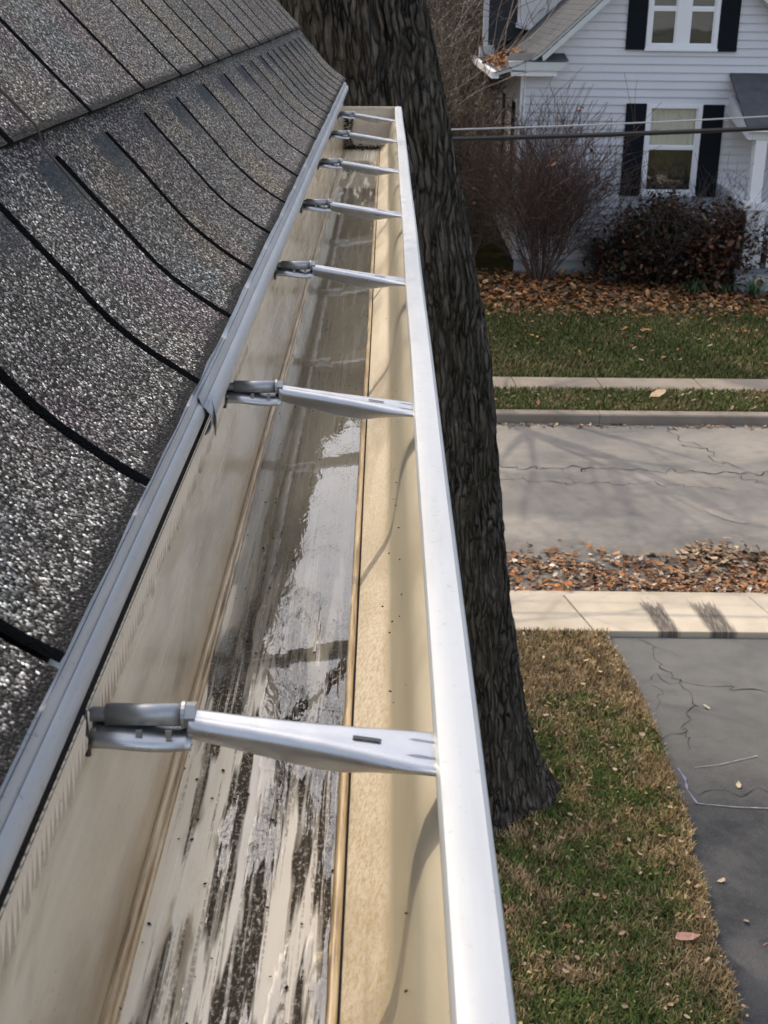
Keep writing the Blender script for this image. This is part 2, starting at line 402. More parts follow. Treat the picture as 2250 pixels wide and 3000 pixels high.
def make_drive():
    k = NT('driveway_asphalt', 0.9, 0.10)
    f = k.noise(1.3, 5, 0.62, dist=0.6); g = k.noise(190.0, 4, 0.7)
    c = k.mix(k.rng(f, 0.36, 0.66), (0.036, 0.038, 0.041), (0.075, 0.074, 0.072))
    c = k.mix(k.math('MULTIPLY', k.rng(g, 0.48, 0.66), 0.55), c, (0.17, 0.168, 0.16))
    c = k.mix(k.math('MULTIPLY', k.rng(k.noise(4.5, 6, 0.7), 0.5, 0.66), 0.5), c, (0.030, 0.031, 0.033))
    c = k.mix(k.rng(k.sep(k.pos())[1], 7.6, 9.6, 0.0, 0.55), c, (0.20, 0.195, 0.18))
    k.color(c); k.normal(k.bump(g, 0.3, 0.008)); return k.m
M_DRIVE = make_drive()

def make_concrete(name, c1, c2, scuffs=()):
    k = NT(name, 0.9, 0.08)
    f = k.noise(1.7, 5, 0.6); g = k.noise(120.0, 4, 0.7)
    rnd = k.n('ObjectInfo').outputs['Random']
    c = k.mix(k.rng(f, 0.35, 0.65), c1, c2)
    c = k.mix(k.math('MULTIPLY', k.rng(g, 0.5, 0.7), 0.25), c, tuple(x*0.6 for x in c1))
    c = k.mix(1.0, c, k.math('ADD', k.math('MULTIPLY', rnd, 0.2), 0.88), 'MULTIPLY')
    P = k.sep(k.pos())
    for cx, wd in scuffs:                       # worn tyre scuffs, ragged at the road end
        streak = k.noise(1.0, 4, 0.6, k.mapped((46, 5.5, 1), (cx, 0, 0)))
        u = k.math('ADD', k.math('SUBTRACT', P[0], cx), k.math('MULTIPLY', k.math('SUBTRACT', P[1], 10.7), 0.12))
        side = k.rng(k.math('ADD', k.math('ABSOLUTE', u), k.math('MULTIPLY', k.math('SUBTRACT', streak, 0.5), 0.10)), wd*0.58, wd*0.38)
        end = k.rng(k.math('ADD', P[1], k.math('MULTIPLY', k.math('SUBTRACT', streak, 0.5), 0.7)), 11.10, 10.98)
        m = k.math('MULTIPLY', k.math('MULTIPLY', side, end), k.rng(streak, 0.30, 0.55, 0.55, 0.95))
        c = k.mix(m, c, (0.085, 0.075, 0.066))
    k.color(c); k.normal(k.bump(g, 0.25, 0.006)); return k.m
M_CONC = make_concrete('sidewalk_concrete', (0.42, 0.36, 0.275), (0.51, 0.445, 0.35), ((2.64, 0.20), (3.14, 0.25)))
M_CONC2 = make_concrete('grey_concrete', (0.20, 0.17, 0.14), (0.27, 0.235, 0.195))
M_CRACK = plain('crack_shadow', (0.035, 0.032, 0.028), 0.95, 0.3, 9, spec=0.1)
M_TAR = plain('rubber_scuff', (0.27, 0.24, 0.205), 0.9, 0.35, 30, spec=0.2)
M_CHALK = plain('white_chalk', (0.26, 0.26, 0.27), 0.95, 0.3, 60, spec=0.1)
M_PURPLE = plain('violet_chalk', (0.20, 0.18, 0.29), 0.95, 0.3, 60, spec=0.1)
M_PINK = plain('pink_chalk', (0.36, 0.16, 0.24), 0.95, 0.3, 60, spec=0.1)
M_SIDING = plain('pale_blue_grey_siding', (0.64, 0.65, 0.695), 0.6, 0.08, 1.1, spec=0.15)
M_SIDEWHITE = plain('white_siding', (0.80, 0.80, 0.80), 0.5, 0.05, 1.5)
M_TRIM = plain('white_trim', (0.80, 0.815, 0.85), 0.45, 0.04, 3)
M_GREYTRIM = plain('grey_white_trim', (0.60, 0.63, 0.63), 0.5, 0.05, 3)
M_SHUT = plain('navy_black_shutter', (0.008, 0.011, 0.016), 0.7, 0.15, 4, spec=0.12)
M_HROOF = plain('grey_roof_shingle', (0.085, 0.088, 0.096), 0.9, 0.45, 4, bump=0.5, bscale=80, spec=0.04)
M_DARKWALL = plain('dark_slate_siding', (0.035, 0.038, 0.048), 0.7, 0.2, 3)
M_FOUND = plain('painted_foundation', (0.42, 0.45, 0.47), 0.85, 0.2, 4, bump=0.3)
M_PORCHFLOOR = plain('porch_floor_paint', (0.17, 0.18, 0.21), 0.6, 0.15, 4)
M_ROOMDARK = plain('dark_room', (0.015, 0.016, 0.017), 0.8, 0.3, 3)
M_BLIND = plain('window_blind', (0.08, 0.085, 0.10), 0.6, 0.1, 8)
M_REFLECTION = plain('cream_reflection', (0.84, 0.79, 0.70), 0.9, 0.15, 8)  # cream of a reflected sunlit porch, put into a sheet's colour
M_WALLHOME = plain('cream_house_wall', (0.62, 0.58, 0.50), 0.6, 0.08, 2)
M_FASCIA = plain('weathered_fascia', (0.55, 0.54, 0.51), 0.7, 0.15, 6)
M_CABLE = plain('black_cable', (0.012, 0.012, 0.013), 0.5, 0.2, 20)
M_PALEWIRE = plain('pale_aluminium_wire', (0.45, 0.46, 0.47), 0.4, 0.1, 20, metal=0.3)
M_PETAL = plain('pale_yellow_petal', (0.62, 0.53, 0.28), 0.6, 0.15, 30)
M_SEED = plain('grey_brown_flower_centre', (0.13, 0.12, 0.115), 0.7, 0.2, 60)
M_TEAL = plain('teal_metal_leaf', (0.05, 0.20, 0.22), 0.5, 0.15, 20)

def make_glass():
    k = NT('window_glass', 0.02, 0.5); t = k.t; t.nodes.remove(k.b)
    out = [n for n in t.nodes if n.type == 'OUTPUT_MATERIAL'][0]
    gl = k.n('BsdfGlossy'); gl.inputs['Roughness'].default_value = 0.02
    k.set(gl.inputs['Normal'], k.bump(k.noise(1.2, 2), 0.05, 0.05))
    tr = k.n('BsdfTransparent'); tr.inputs['Color'].default_value = (0.93, 0.94, 0.93, 1)
    mx = k.n('MixShader'); mx.inputs[0].default_value = 0.10; k.set(mx.inputs[1], tr.outputs[0]); k.set(mx.inputs[2], gl.outputs[0])
    t.links.new(mx.outputs[0], out.inputs['Surface']); return k.m
M_GLASS = make_glass()

# ================================================================== GROUND
def sheet(name, x0, x1, y0, y1, z, mat, nx=1, ny=1, kind='structure'):
    xs = np.linspace(x0, x1, nx+1); ys = np.linspace(y0, y1, ny+1)
    V = np.array([(x, y, z) for y in ys for x in xs]); i = np.arange(nx*ny); r = i//nx; c = i % nx; a = r*(nx+1)+c
    o = obj(name, mesh_np(name, V, np.stack([a, a+1, a+nx+2, a+nx+1], 1)), mat)
    return tag(o, kind=kind)
ground = sheet('ground', -300, 300, -200, 500, -0.012, M_SOIL)
def outline_sheet(name, pts, z, mat, kind='structure', parent=None):
    o = obj(name, mesh_from(name, [(x, y, z) for x, y in pts], [tuple(range(len(pts)))]), mat, parent)
    if kind: tag(o, kind=kind)
    return o
# near lawn between the house and the sidewalk, its edge ragged along the driveway
EDGE = [(2.02, -4.0), (2.04, 4.0), (2.08, 5.68), (2.12, 6.7), (2.19, 7.7), (2.21, 8.7), (2.14, 9.6), (2.07, 10.40)]
def edge_x(y):
    for (xa, ya), (xb, yb) in zip(EDGE, EDGE[1:]):
        if ya <= y <= yb: return xa+(xb-xa)*(y-ya)/(yb-ya)
    return EDGE[-1][0]
ed = [(edge_x(y)+0.05*(mnoise.noise((0, y*2.3, 0))+0.5*mnoise.noise((0, y*7.1, 3))), y) for y in np.arange(-4.0, 10.41, 0.06)]
lawn = outline_sheet('lawn', [(-40, -4.0)]+ed+[(-40, 10.40)], 0.045, M_SOIL)
driveway = outline_sheet('driveway', [(1.6, -4.0), (5.6, -4.0), (5.6, 10.44), (1.6, 10.44)], 0.004, M_DRIVE)
lawn_b = outline_sheet('lawn', [(5.6, -4.0), (60, -4.0), (60, 10.40), (5.6, 10.40)], 0.045, M_SOIL)
road = sheet('road', -90, 90, 11.36, 16.76, 0.0, M_ROAD)
far_lawn = sheet('lawn', -60, 90, 18.74, 60.0, 0.06, M_SOIL)
verge = sheet('verge', -60, 90, 16.98, 18.0, 0.115, M_SOIL)

# sidewalks: every slab a piece of its own
def sidewalk(name, joints, y0, y1, z, slant, mat, gap=0.014):
    root = bpy.data.objects.new(name, None); COL.objects.link(root); tag(root, kind='structure')
    for a, b in zip(joints, joints[1:]):
        g = gap/2; zz = z+rng.uniform(-.004, .004)
        m = MB(); bev = 0.006
        lo = [(a+g, y0), (b-g, y0), (b-g+slant, y1), (a+g+slant, y1)]
        hi = [(a+g+bev, y0+bev), (b-g-bev, y0+bev), (b-g-bev+slant, y1-bev), (a+g+bev+slant, y1-bev)]
        m.add([(x, y, -0.02) for x, y in lo]+[(x, y, zz-bev) for x, y in lo]+[(x, y, zz) for x, y in hi],
              [(0, 1, 5, 4), (1, 2, 6, 5), (2, 3, 7, 6), (3, 0, 4, 7), (4, 5, 9, 8), (5, 6, 10, 9), (6, 7, 11, 10), (7, 4, 8, 11), (8, 9, 10, 11)])
        m.build('slab', mat, root)
    return root
near_walk = sidewalk('sidewalk', [-7.2, -5.4, -3.6, -1.7, 0.15, 1.98, 3.80, 5.6, 7.4, 9.2], 10.46, 11.24, 0.055, -0.20, M_CONC)
far_walk = sidewalk('sidewalk', [-5.2, -3.7, -2.3, -0.9, 0.55, 1.99, 3.27, 4.77, 6.25, 7.7, 9.2, 10.7], 18.03, 18.72, 0.10, -0.04, M_CONC2)
MB().box(-60, 60, 11.245, 11.365, -0.05, 0.028).build('apron', M_CONC)
tag(bpy.data.objects['apron'], kind='structure')
kerb = bpy.data.objects.new('curb', None); COL.objects.link(kerb); tag(kerb, kind='structure')
xk = -30.0
while xk < 40:
    MB().prism([(16.77, -0.05), (16.775, 0.115), (16.795, 0.132), (16.96, 0.135), (16.975, -0.05)], 'x', xk+0.004, xk+2.996).build('curb_stone', M_CONC2, kerb)
    xk += 3.0

# cracks and marks lie 4 mm above what they mark
def ribbon(name, pts, w, z, mat, parent=None, jitter=0.0, seg=0.05):
    P = [Vector((x, y, 0)) for x, y in pts]; q = []
    for a, b in zip(P, P[1:]):
        n = max(1, int((b-a).length/seg))
        for i in range(n): q.append(a.lerp(b, i/n))
    q.append(P[-1])
    q = [p+Vector((jitter*mnoise.noise((p.x*9, p.y*9, 1)), jitter*mnoise.noise((p.x*9, p.y*9, 7)), 0)) for p in q]
    vs = []
    for i, p in enumerate(q):
        d = (q[min(i+1, len(q)-1)]-q[max(i-1, 0)]).normalized(); n = Vector((-d.y, d.x, 0))
        ww = w*(0.25+1.9*abs(mnoise.noise((p.x*11, p.y*11, 4))))
        vs += [tuple(p+n*ww+Vector((0, 0, z))), tuple(p-n*ww+Vector((0, 0, z)))]
    fs = [(2*i, 2*i+1, 2*i+3, 2*i+2) for i in range(len(q)-1)]
    return obj(name, mesh_from(name, vs, fs), mat, parent)
for pts, w in [([(-3, 15.05), (1.6, 14.98), (3.2, 14.92), (4.4, 14.85), (6.5, 14.86)], 0.022),
               ([(3.9, 16.6), (4.05, 16.1), (4.25, 15.75), (4.3, 15.3), (4.6, 14.87)], 0.014),
               ([(1.4, 14.55), (2.4, 14.42), (3.1, 14.5), (4.2, 14.25)], 0.012),
               ([(4.4, 14.84), (4.9, 14.2), (5.1, 13.4), (5.6, 12.7)], 0.013),
               ([(4.25, 15.75), (3.9, 15.85)], 0.012), ([(2.2, 14.98), (2.35, 14.6), (2.2, 14.45)], 0.010)]:
    ribbon('crack', pts, w*.45, 0.0045, M_CRACK, road, 0.16)
for pts, w in [([(2.45, 10.4), (2.50, 9.9), (2.62, 9.5), (2.60, 9.1), (2.45, 8.85), (2.50, 8.55)], 0.010),
               ([(2.60, 9.6), (3.0, 9.52), (3.5, 9.46), (4.4, 9.5)], 0.010), ([(2.3, 9.75), (2.55, 9.62)], 0.008),
               ([(2.18, 8.02), (2.6, 7.98), (3.4, 8.02)], 0.010), ([(2.5, 8.9), (2.3, 8.7)], 0.008),
               ([(2.35, 9.2), (2.42, 9.5)], 0.007)]:
    ribbon('crack', pts, w*.45, 0.0085, M_CRACK, driveway, 0.14)
chalk = [ribbon('chalk_line', [(2.42, 8.30), (2.62, 8.34), (2.95, 8.47)], 0.0065, 0.013, M_CHALK),
         ribbon('chalk_line', [(2.335, 7.83), (2.6, 7.79), (3.0, 7.77)], 0.0065, 0.013, M_CHALK),
         ribbon('chalk_line', [(2.29, 8.29), (2.315, 8.15), (2.30, 8.0), (2.335, 7.83)], 0.010, 0.013, M_PURPLE),
         ribbon('chalk_line', [(2.41, 6.33), (2.44, 6.35), (2.50, 6.33), (2.47, 6.29), (2.43, 6.30)], 0.007, 0.013, M_PINK)]
for o, lab in zip(chalk, ['upper white chalk line slanting across the dark driveway', 'lower white chalk line across the dark driveway',
                          'violet chalk stroke down the dark driveway beside the lawn edge', 'small pink chalk scribble at the right on the driveway']):
    tag(o, lab, 'chalk mark')
pothole = [(3.72, 13.66), (3.86, 13.62), (4.02, 13.42), (4.14, 13.22), (4.06, 13.20), (3.90, 13.32), (3.76, 13.50)]
outline_sheet('patch', pothole, 0.006, M_TAR, None, road)

# ================================================================== OUR HOUSE: walls, roof, shingles
EAVE_X, EAVE_H = -0.1065, 0.200
Y_END = 3.335                                  # rake end of the roof
# roof section (x, z) sampled from the eave upward, flared at the bottom
PROF = [(-0.1065, 0.200), (-0.1200, 0.1915), (-0.1330, 0.1820), (-0.1465, 0.1705), (-0.1590, 0.1575), (-0.1700, 0.1445), (-0.1800, 0.1325), (-0.1925, 0.1180), (-0.2060, 0.1022)]
slope_d = Vector((-0.0746, 0.0844)).normalized()     # up the straight part (dx, dz)
def prof_pt(s):
    """point at arc length s up the roof line (x, z)"""
    acc = 0.0
    for (xa, ha), (xb, hb) in zip(PROF, PROF[1:]):
        l = math.hypot(xb-xa, hb-ha)
        if s <= acc+l:
            t = (s-acc)/l; return xa+(xb-xa)*t, HC-(ha+(hb-ha)*t)
        acc += l
    x, h = PROF[-1]; return x+slope_d.x*(s-acc), HC-h+slope_d.y*(s-acc)
def prof_n(s):
    a = prof_pt(max(0, s-0.004)); b = prof_pt(s+0.004)
    d = Vector((b[0]-a[0], b[1]-a[1])).normalized(); return Vector((-d.y, d.x)) if False else Vector((d.y, -d.x))
house = empty('house', (-3.3, 0, 0), 'steep grey shingled house the photograph is taken from, left of the gutter', 'house')
TH = 0.0042
S_RIDGE = 4.9
# roof deck with felt on it
deck = MB()
ss = [0.0, .02, .04, .06, .08, .10, .12, .14, .16, .3, S_RIDGE]
line = []
for s in ss:
    x, z = prof_pt(s); n = prof_n(s); line.append((x-n.x*0.0035, z-n.y*0.0035))
ridge = prof_pt(S_RIDGE)
under = [(x-0.012, z-0.014) for x, z in line]
deck.prism(line+under[::-1], 'y', -6.0, Y_END-0.006)
roof = rel(house, deck.build('roof', M_UNDER))
# left slope, straight
lx = ridge[0]*2+0.1
rel(house, MB().prism([(ridge[0]-0.002, ridge[1]), (lx, HC-0.2), (lx, HC-0.24), (ridge[0]-0.002, ridge[1]-0.05)], 'y', -6.0, Y_END).build('roof_slope', M_SHINGLE))

COURSE = 0.160
SLOT = 0.0105
def strip(s0, s1, y0, y1, lift0, lift1, slot_top, ys_gap, nseg=11):
    """one shingle tab: curved plate from s0 (butt) to s1, side edges y0..y1, slots below slot_top"""
    vs = []; uv = []
    S = list(np.linspace(s0, slot_top, nseg))+[slot_top+0.0002]+([s1] if s1 > slot_top+.001 else [])
    cols = 5
    for layer in (0, 1):
        for i, s in enumerate(S):
            x, z = prof_pt(s); n = prof_n(s)
            t = (s-s0)/(s1-s0); lift = lift0+(lift1-lift0)*t + (TH if layer == 0 else 0)
            g = ys_gap if s <= slot_top else -0.0001
            for c in range(cols):
                u = c/(cols-1); y = (y0+g/2)+(y1-y0-g)*u
                wob = 0.0007*mnoise.noise((y*23, s*31, 3))
                edge = 0.0006*mnoise.noise((s*240, y0*9, c*5)) if c in (0, cols-1) else 0.0
                low = (0.0012*mnoise.noise((y*160, 1.7, s0*7)) if i == 0 else 0.0)
                vs.append((x+n.x*(lift+wob)+(-slope_d.x)*low, y+edge, z+n.y*(lift+wob)-slope_d.y*low)); uv.append((u, (s-s0)/(slot_top-s0)*0.96))
    R = len(S); fs = []
    off = R*cols
    for i in range(R-1):
        for c in range(cols-1):
            a = i*cols+c
            fs.append((a, a+1, a+1+cols, a+cols)); fs.append((off+a, off+a+cols, off+a+1+cols, off+a+1))
    for c in range(cols-1): fs.append((c, off+c, off+c+1, c+1))
    for i in range(R-1):
        a = i*cols; b = i*cols+cols-1
        fs.append((a, a+cols, off+a+cols, off+a)); fs.append((b, off+b, off+b+cols, b+cols))
    me = mesh_from('shingle', vs, fs, True, uv); me.set_sharp_from_angle(angle=math.radians(50))
    me.materials.append(M_SHINGLE); me.materials.append(M_EDGE)
    nside = (R-1)*2
    for p in me.polygons[len(fs)-nside:]: p.material_index = 1
    for p in me.polygons[len(fs)-nside-(cols-1):len(fs)-nside]: p.material_index = 2 if False else 1
    return me

slots1 = [-0.74, -0.58, -0.425, -0.27, -0.115, 0.04, 0.197, 0.3526, 0.5107, 0.6654, 0.8151, 0.9664, 1.1244, 1.30, 1.495, 1.69, 1.895, 2.036, 2.19, 2.315, 2.43, 2.56, 2.70, 2.85, 3.00, 3.13, Y_END]
slots2 = [-0.66, -0.49, -0.33, -0.17, -0.01, 0.145, 0.33, 0.53, 0.7365, 0.9413, 1.1592, 1.3711, 1.539, 1.685, 1.833, 2.062, 2.24, 2.416, 2.564, 2.789, 2.90, 3.03, 3.17, Y_END]
slots3 = [-0.7+0.158*i for i in range(26)]
slots3 = [y for y in slots3 if y < Y_END-0.05]+[Y_END]
for ci, sl in enumerate((slots1, slots2, slots3)):
    s0 = ci*COURSE - (0.003 if ci == 0 else 0.0)
    for y0, y1 in zip(sl, sl[1:]):
        gap = SLOT*rng.uniform(0.85, 1.15)*(0.70+0.42*max(0.0, y1))
        me = strip(s0, s0+COURSE+0.035, y0, y1, 0.0078 if ci else 0.002, 0.0, s0+COURSE-0.0125, gap)
        o = obj('shingle', me, M_SHINGLE); o.parent = roof
# the courses above the picture, joined
V = []; Fc = []
s = 3*COURSE; row = 0
up_m = MB()
while s < S_RIDGE-0.2:
    y = -0.7+0.08*(row % 2)
    while y < Y_END-0.01:
        y1 = min(y+0.158-SLOT, Y_END)
        a = prof_pt(s); b = prof_pt(s+COURSE+0.02); n = prof_n(s)
        q = [(a[0]+n.x*0.0045, a[1]+n.y*0.0045), (b[0], b[1]), (b[0]+n.x*TH, b[1]+n.y*TH), (a[0]+n.x*(0.0045+TH), a[1]+n.y*(0.0045+TH))]
        up_m.prism(q, 'y', y, y1); y += 0.158
    s += COURSE; row += 1
fld = up_m.build('shingle_field', M_SHINGLE); fld.parent = roof; fld['kind'] = 'stuff'
# walls, fascia
rel(house, MB().box(-0.50, -0.36, -6.0, 3.05, 0, HC-0.36).build('wall', M_WALLHOME))
gx = [(-0.5, 0.0), (-0.5, HC-0.37), (ridge[0], ridge[1]-0.45), (lx+0.35, HC-0.37), (lx+0.35, 0.0)]
rel(house, MB().prism(gx, 'y', 2.93, 3.048).build('gable_wall', M_WALLHOME))
rel(house, MB().box(-0.128, -0.1075, -6.0, Y_END-0.03, HC-0.37, HC-0.213).build('fascia', M_FASCIA))
rel(house, MB().box(-0.358, -0.130, -6.0, Y_END-0.03, HC-0.368, HC-0.355).build('soffit', M_FASCIA))
rk = [(x, z-0.016) for x, z in line]+[(x-0.09, z-0.13) for x, z in line[::-1]]
rel(house, MB().prism(rk, 'y', Y_END-0.032, Y_END-0.008).build('rake_board', M_FASCIA))
# drip edge: near length and the far length lapped over it
def drip(y0, y1, out, dz, name='drip_edge'):
    e = HC-EAVE_H
    pr = [(-0.150, e+0.0235), (-0.1240, e+0.0050), (-0.1045+out*.45, e-0.0070-out*.25), (-0.1041+out*.47, e-0.0066-out*.25), (-0.1036+out*.5, e-0.0078-out*.3), (-0.1028+out*.62, e-0.0118-out*.4), (-0.1022+out*.64, e-0.0115-out*.4), (-0.1012+out*.7, e-0.0126-out*.45), (-0.1003+out, e-0.0145-out*.7), (-0.0999+out, e-0.0172-out*.9), (-0.1002+out, e-0.0200-out), (-0.1014+out, e-0.0225-out*1.1), (-0.1034+out*.9, e-0.0240-out*1.2)]
    m = MB(); n = 60; ys = np.linspace(y0, y1, n+1)
    vs = []
    for y in ys:
        for x, z in pr:
            vs.append((x+0.0006*mnoise.noise((y*2.5, 0, 2)), y, z+0.0005*mnoise.noise((y*3, 0, 9))))
    k = len(pr)
    m.add(vs, [(i*k+j, i*k+j+1, (i+1)*k+j+1, (i+1)*k+j) for i in range(n) for j in range(k-1)])
    o = rel(house, m.build(name, M_DRIP, None, True))
    md = o.modifiers.new('sheet', 'SOLIDIFY'); md.thickness = 0.0007; md.offset = 1
    return o
drip(-0.6, 0.80, 0.0, 0.0)
drip(0.672, Y_END-0.002, 0.0042, 0.0)
# bent end of the lapped piece
rel(house, MB().add([(-0.1085, 0.735, HC-0.204), (-0.0925, 0.672, HC-0.219), (-0.0935, 0.674, HC-0.232), (-0.1065, 0.735, HC-0.226)], [(0, 1, 2, 3)]).build('drip_edge_tab', M_DRIP))

# ================================================================== GUTTER
gutter = empty('rain_gutter', (-0.05, 1.3, HC-0.345), 'cream and white aluminium rain gutter running along the shingled eave', 'gutter')
GY0, GY1 = -0.35, 3.155
zf = HC-0.345
def sweep_wavy(name, prof, mat, amp=0.0006, n=90, y0=GY0, y1=GY1, smooth=True, solid=0.0008):
    k = len(prof); ys = np.linspace(y0, y1, n+1); vs = []
    for y in ys:
        for x, z in prof:
            vs.append((x+amp*mnoise.noise((y*3.1, z*30, 5)), y, z+amp*mnoise.noise((y*2.7, x*40, 11))))
    me = mesh_from(name, vs, [(i*k+j, (i+1)*k+j, (i+1)*k+j+1, i*k+j+1) for i in range(n) for j in range(k-1)], smooth)
    me.set_sharp_from_angle(angle=math.radians(35))
    o = rel(gutter, obj(name, me, mat))
    return o
sweep_wavy('back_panel', [(-0.1065, HC-0.226), (-0.1055, HC-0.25), (-0.1035, HC-0.30), (-0.1005, HC-0.3445)], M_GBACK, 0.0008)
sweep_wavy('floor_panel', [(-0.0945, zf), (-0.080, zf-0.0005), (-0.055, zf-0.0007), (-0.030, zf-0.0005), (-0.0178, zf)], M_GFLOOR, 0.0005)
FRONT = [(-0.0142, zf+0.0004), (-0.0120, zf+0.0030), (-0.0060, zf+0.0100), (0.0005, zf+0.0172), (0.0042, zf+0.0222), (0.0065, zf+0.0280), (0.0085, zf+0.0370), (0.0102, zf+0.0470), (0.0125, zf+0.0570), (0.0165, zf+0.0660), (0.0230, zf+0.0735), (0.0300, zf+0.0790), (0.0340, zf+0.0850), (0.0352, zf+0.0920)]
sweep_wavy('front_panel', FRONT, M_GFRONT, 0.0005)
def bead(name, cx, cz, r, mat):
    pr = [(cx+r*1.1*math.cos(a), cz+r*math.sin(a)) for a in np.linspace(math.pi, 0, 9)]
    return sweep_wavy(name, pr, mat, 0.0004)
bead('bead', -0.0986, zf-0.0002, 0.0021, M_BEAD); bead('bead', -0.0954, zf-0.0003, 0.0015, M_BEAD)
bead('bead', -0.0168, zf-0.0002, 0.0023, M_BEAD)
sweep_wavy('seam', [(-0.0147, zf+0.0009), (-0.0138, zf+0.0016)], M_EDGE, 0.0004)  # dark strip stands in for the bead's shadow along the crease
lip = [(0.0352, HC-0.262), (0.0366, HC-0.2555), (0.0362, HC-0.2510), (0.0345, HC-0.2492), (0.0290, HC-0.2486), (0.0235, HC-0.2488), (0.0207, HC-0.2500), (0.0196, HC-0.2525), (0.0197, HC-0.2570), (0.0200, HC-0.2610)]
o = sweep_wavy('lip', lip, M_LIP, 0.0009); md = o.modifiers.new('sheet', 'SOLIDIFY'); md.thickness = 0.0008; md.offset = -1
# outside face so the gutter is closed from below
sweep_wavy('outer_face', [(x+0.0012, z-0.0010) for x, z in FRONT]+[(0.0374, HC-0.256)], M_LIP, 0.0005)
sweep_wavy('underside', [(-0.1065, HC-0.226), (-0.1070, zf-0.0025), (-0.0142, zf-0.0025), (-0.0130, zf-0.0006)], M_LIP, 0.0)
# end cap
capoutline = [(-0.1065, HC-0.250), (-0.1042, HC-0.300), (-0.1012, zf-0.002), (-0.0142, zf-0.002)]+[(x+0.0014, z) for x, z in FRONT[1:]]+[(0.0368, HC-0.2505), (0.0200, HC-0.2505)]
rel(gutter, MB().prism(capoutline, 'y', GY1-0.0012, GY1+0.0012).build('end_cap', M_CAP))
rel(gutter, MB().prism([(-0.1065, HC-0.2495), (0.020, HC-0.2495), (0.020, HC-0.2555), (-0.1065, HC-0.2555)], 'y', GY1-0.0028, GY1+0.0030).build('end_cap_hem', M_CAP))
sweep_wavy('gap_shade_strip', [(-0.1046, HC-0.2290), (-0.1032, HC-0.2305), (-0.1034, HC-0.2335), (-0.1050, HC-0.2345)], M_EDGE, 0.0004)  # dark strip painted in for the shaded gap under the drip nose
# serrated hem on top of the back panel, with ribs added to imitate bounced sun streaks
teeth = MB(); y = GY0
while y < 1.35:
    h = 0.0032*rng.uniform(.7, 1.2); p = 0.0056
    teeth.add([(-0.1028, y, HC-0.2345), (-0.1028, y+p, HC-0.2345), (-0.1016, y+p*.5, HC-0.2315), (-0.1042, y+p*.5, HC-0.2365)], [(0, 2, 1), (0, 1, 3), (0, 3, 2), (1, 2, 3)])
    y += p
o = rel(gutter, teeth.build('serrated_hem', M_DRIP)); o['kind'] = 'stuff'
ribs = MB(); y = GY0
while y < 0.95:
    p = 0.0056; l = 0.021*rng.uniform(.75, 1.1)
    top = (-0.1044, HC-0.2300); bx = -0.1044+0.0012*l/0.017
    ribs.add([(-0.1050, y, HC-0.2355), (-0.1050, y+p*.55, HC-0.2355), (-0.1034, y+p*.27, HC-0.2380), (-0.1052, y-0.006, HC-0.2360-l), (-0.1052, y-0.006+p*.35, HC-0.2360-l), (-0.1036, y-0.006+p*.2, HC-0.2360-l*.8)], [(0, 2, 5, 3), (2, 1, 4, 5), (3, 5, 4), (0, 1, 2)])
    y += p
o = rel(gutter, ribs.build('sun_streak_ribs', M_CAP)); o['kind'] = 'stuff'
# standing water on the gutter floor
wv = [(-0.0955, GY0, zf+0.0011), (-0.0155, GY0, zf+0.0011), (-0.0155, 2.9, zf+0.0011), (-0.0955, 2.9, zf+0.0011)]
tag(obj('puddle', mesh_from('puddle', wv, [(0, 1, 2, 3)]), M_WATER), 'thin film of standing water on the gutter floor, mirroring the sky', 'puddle')

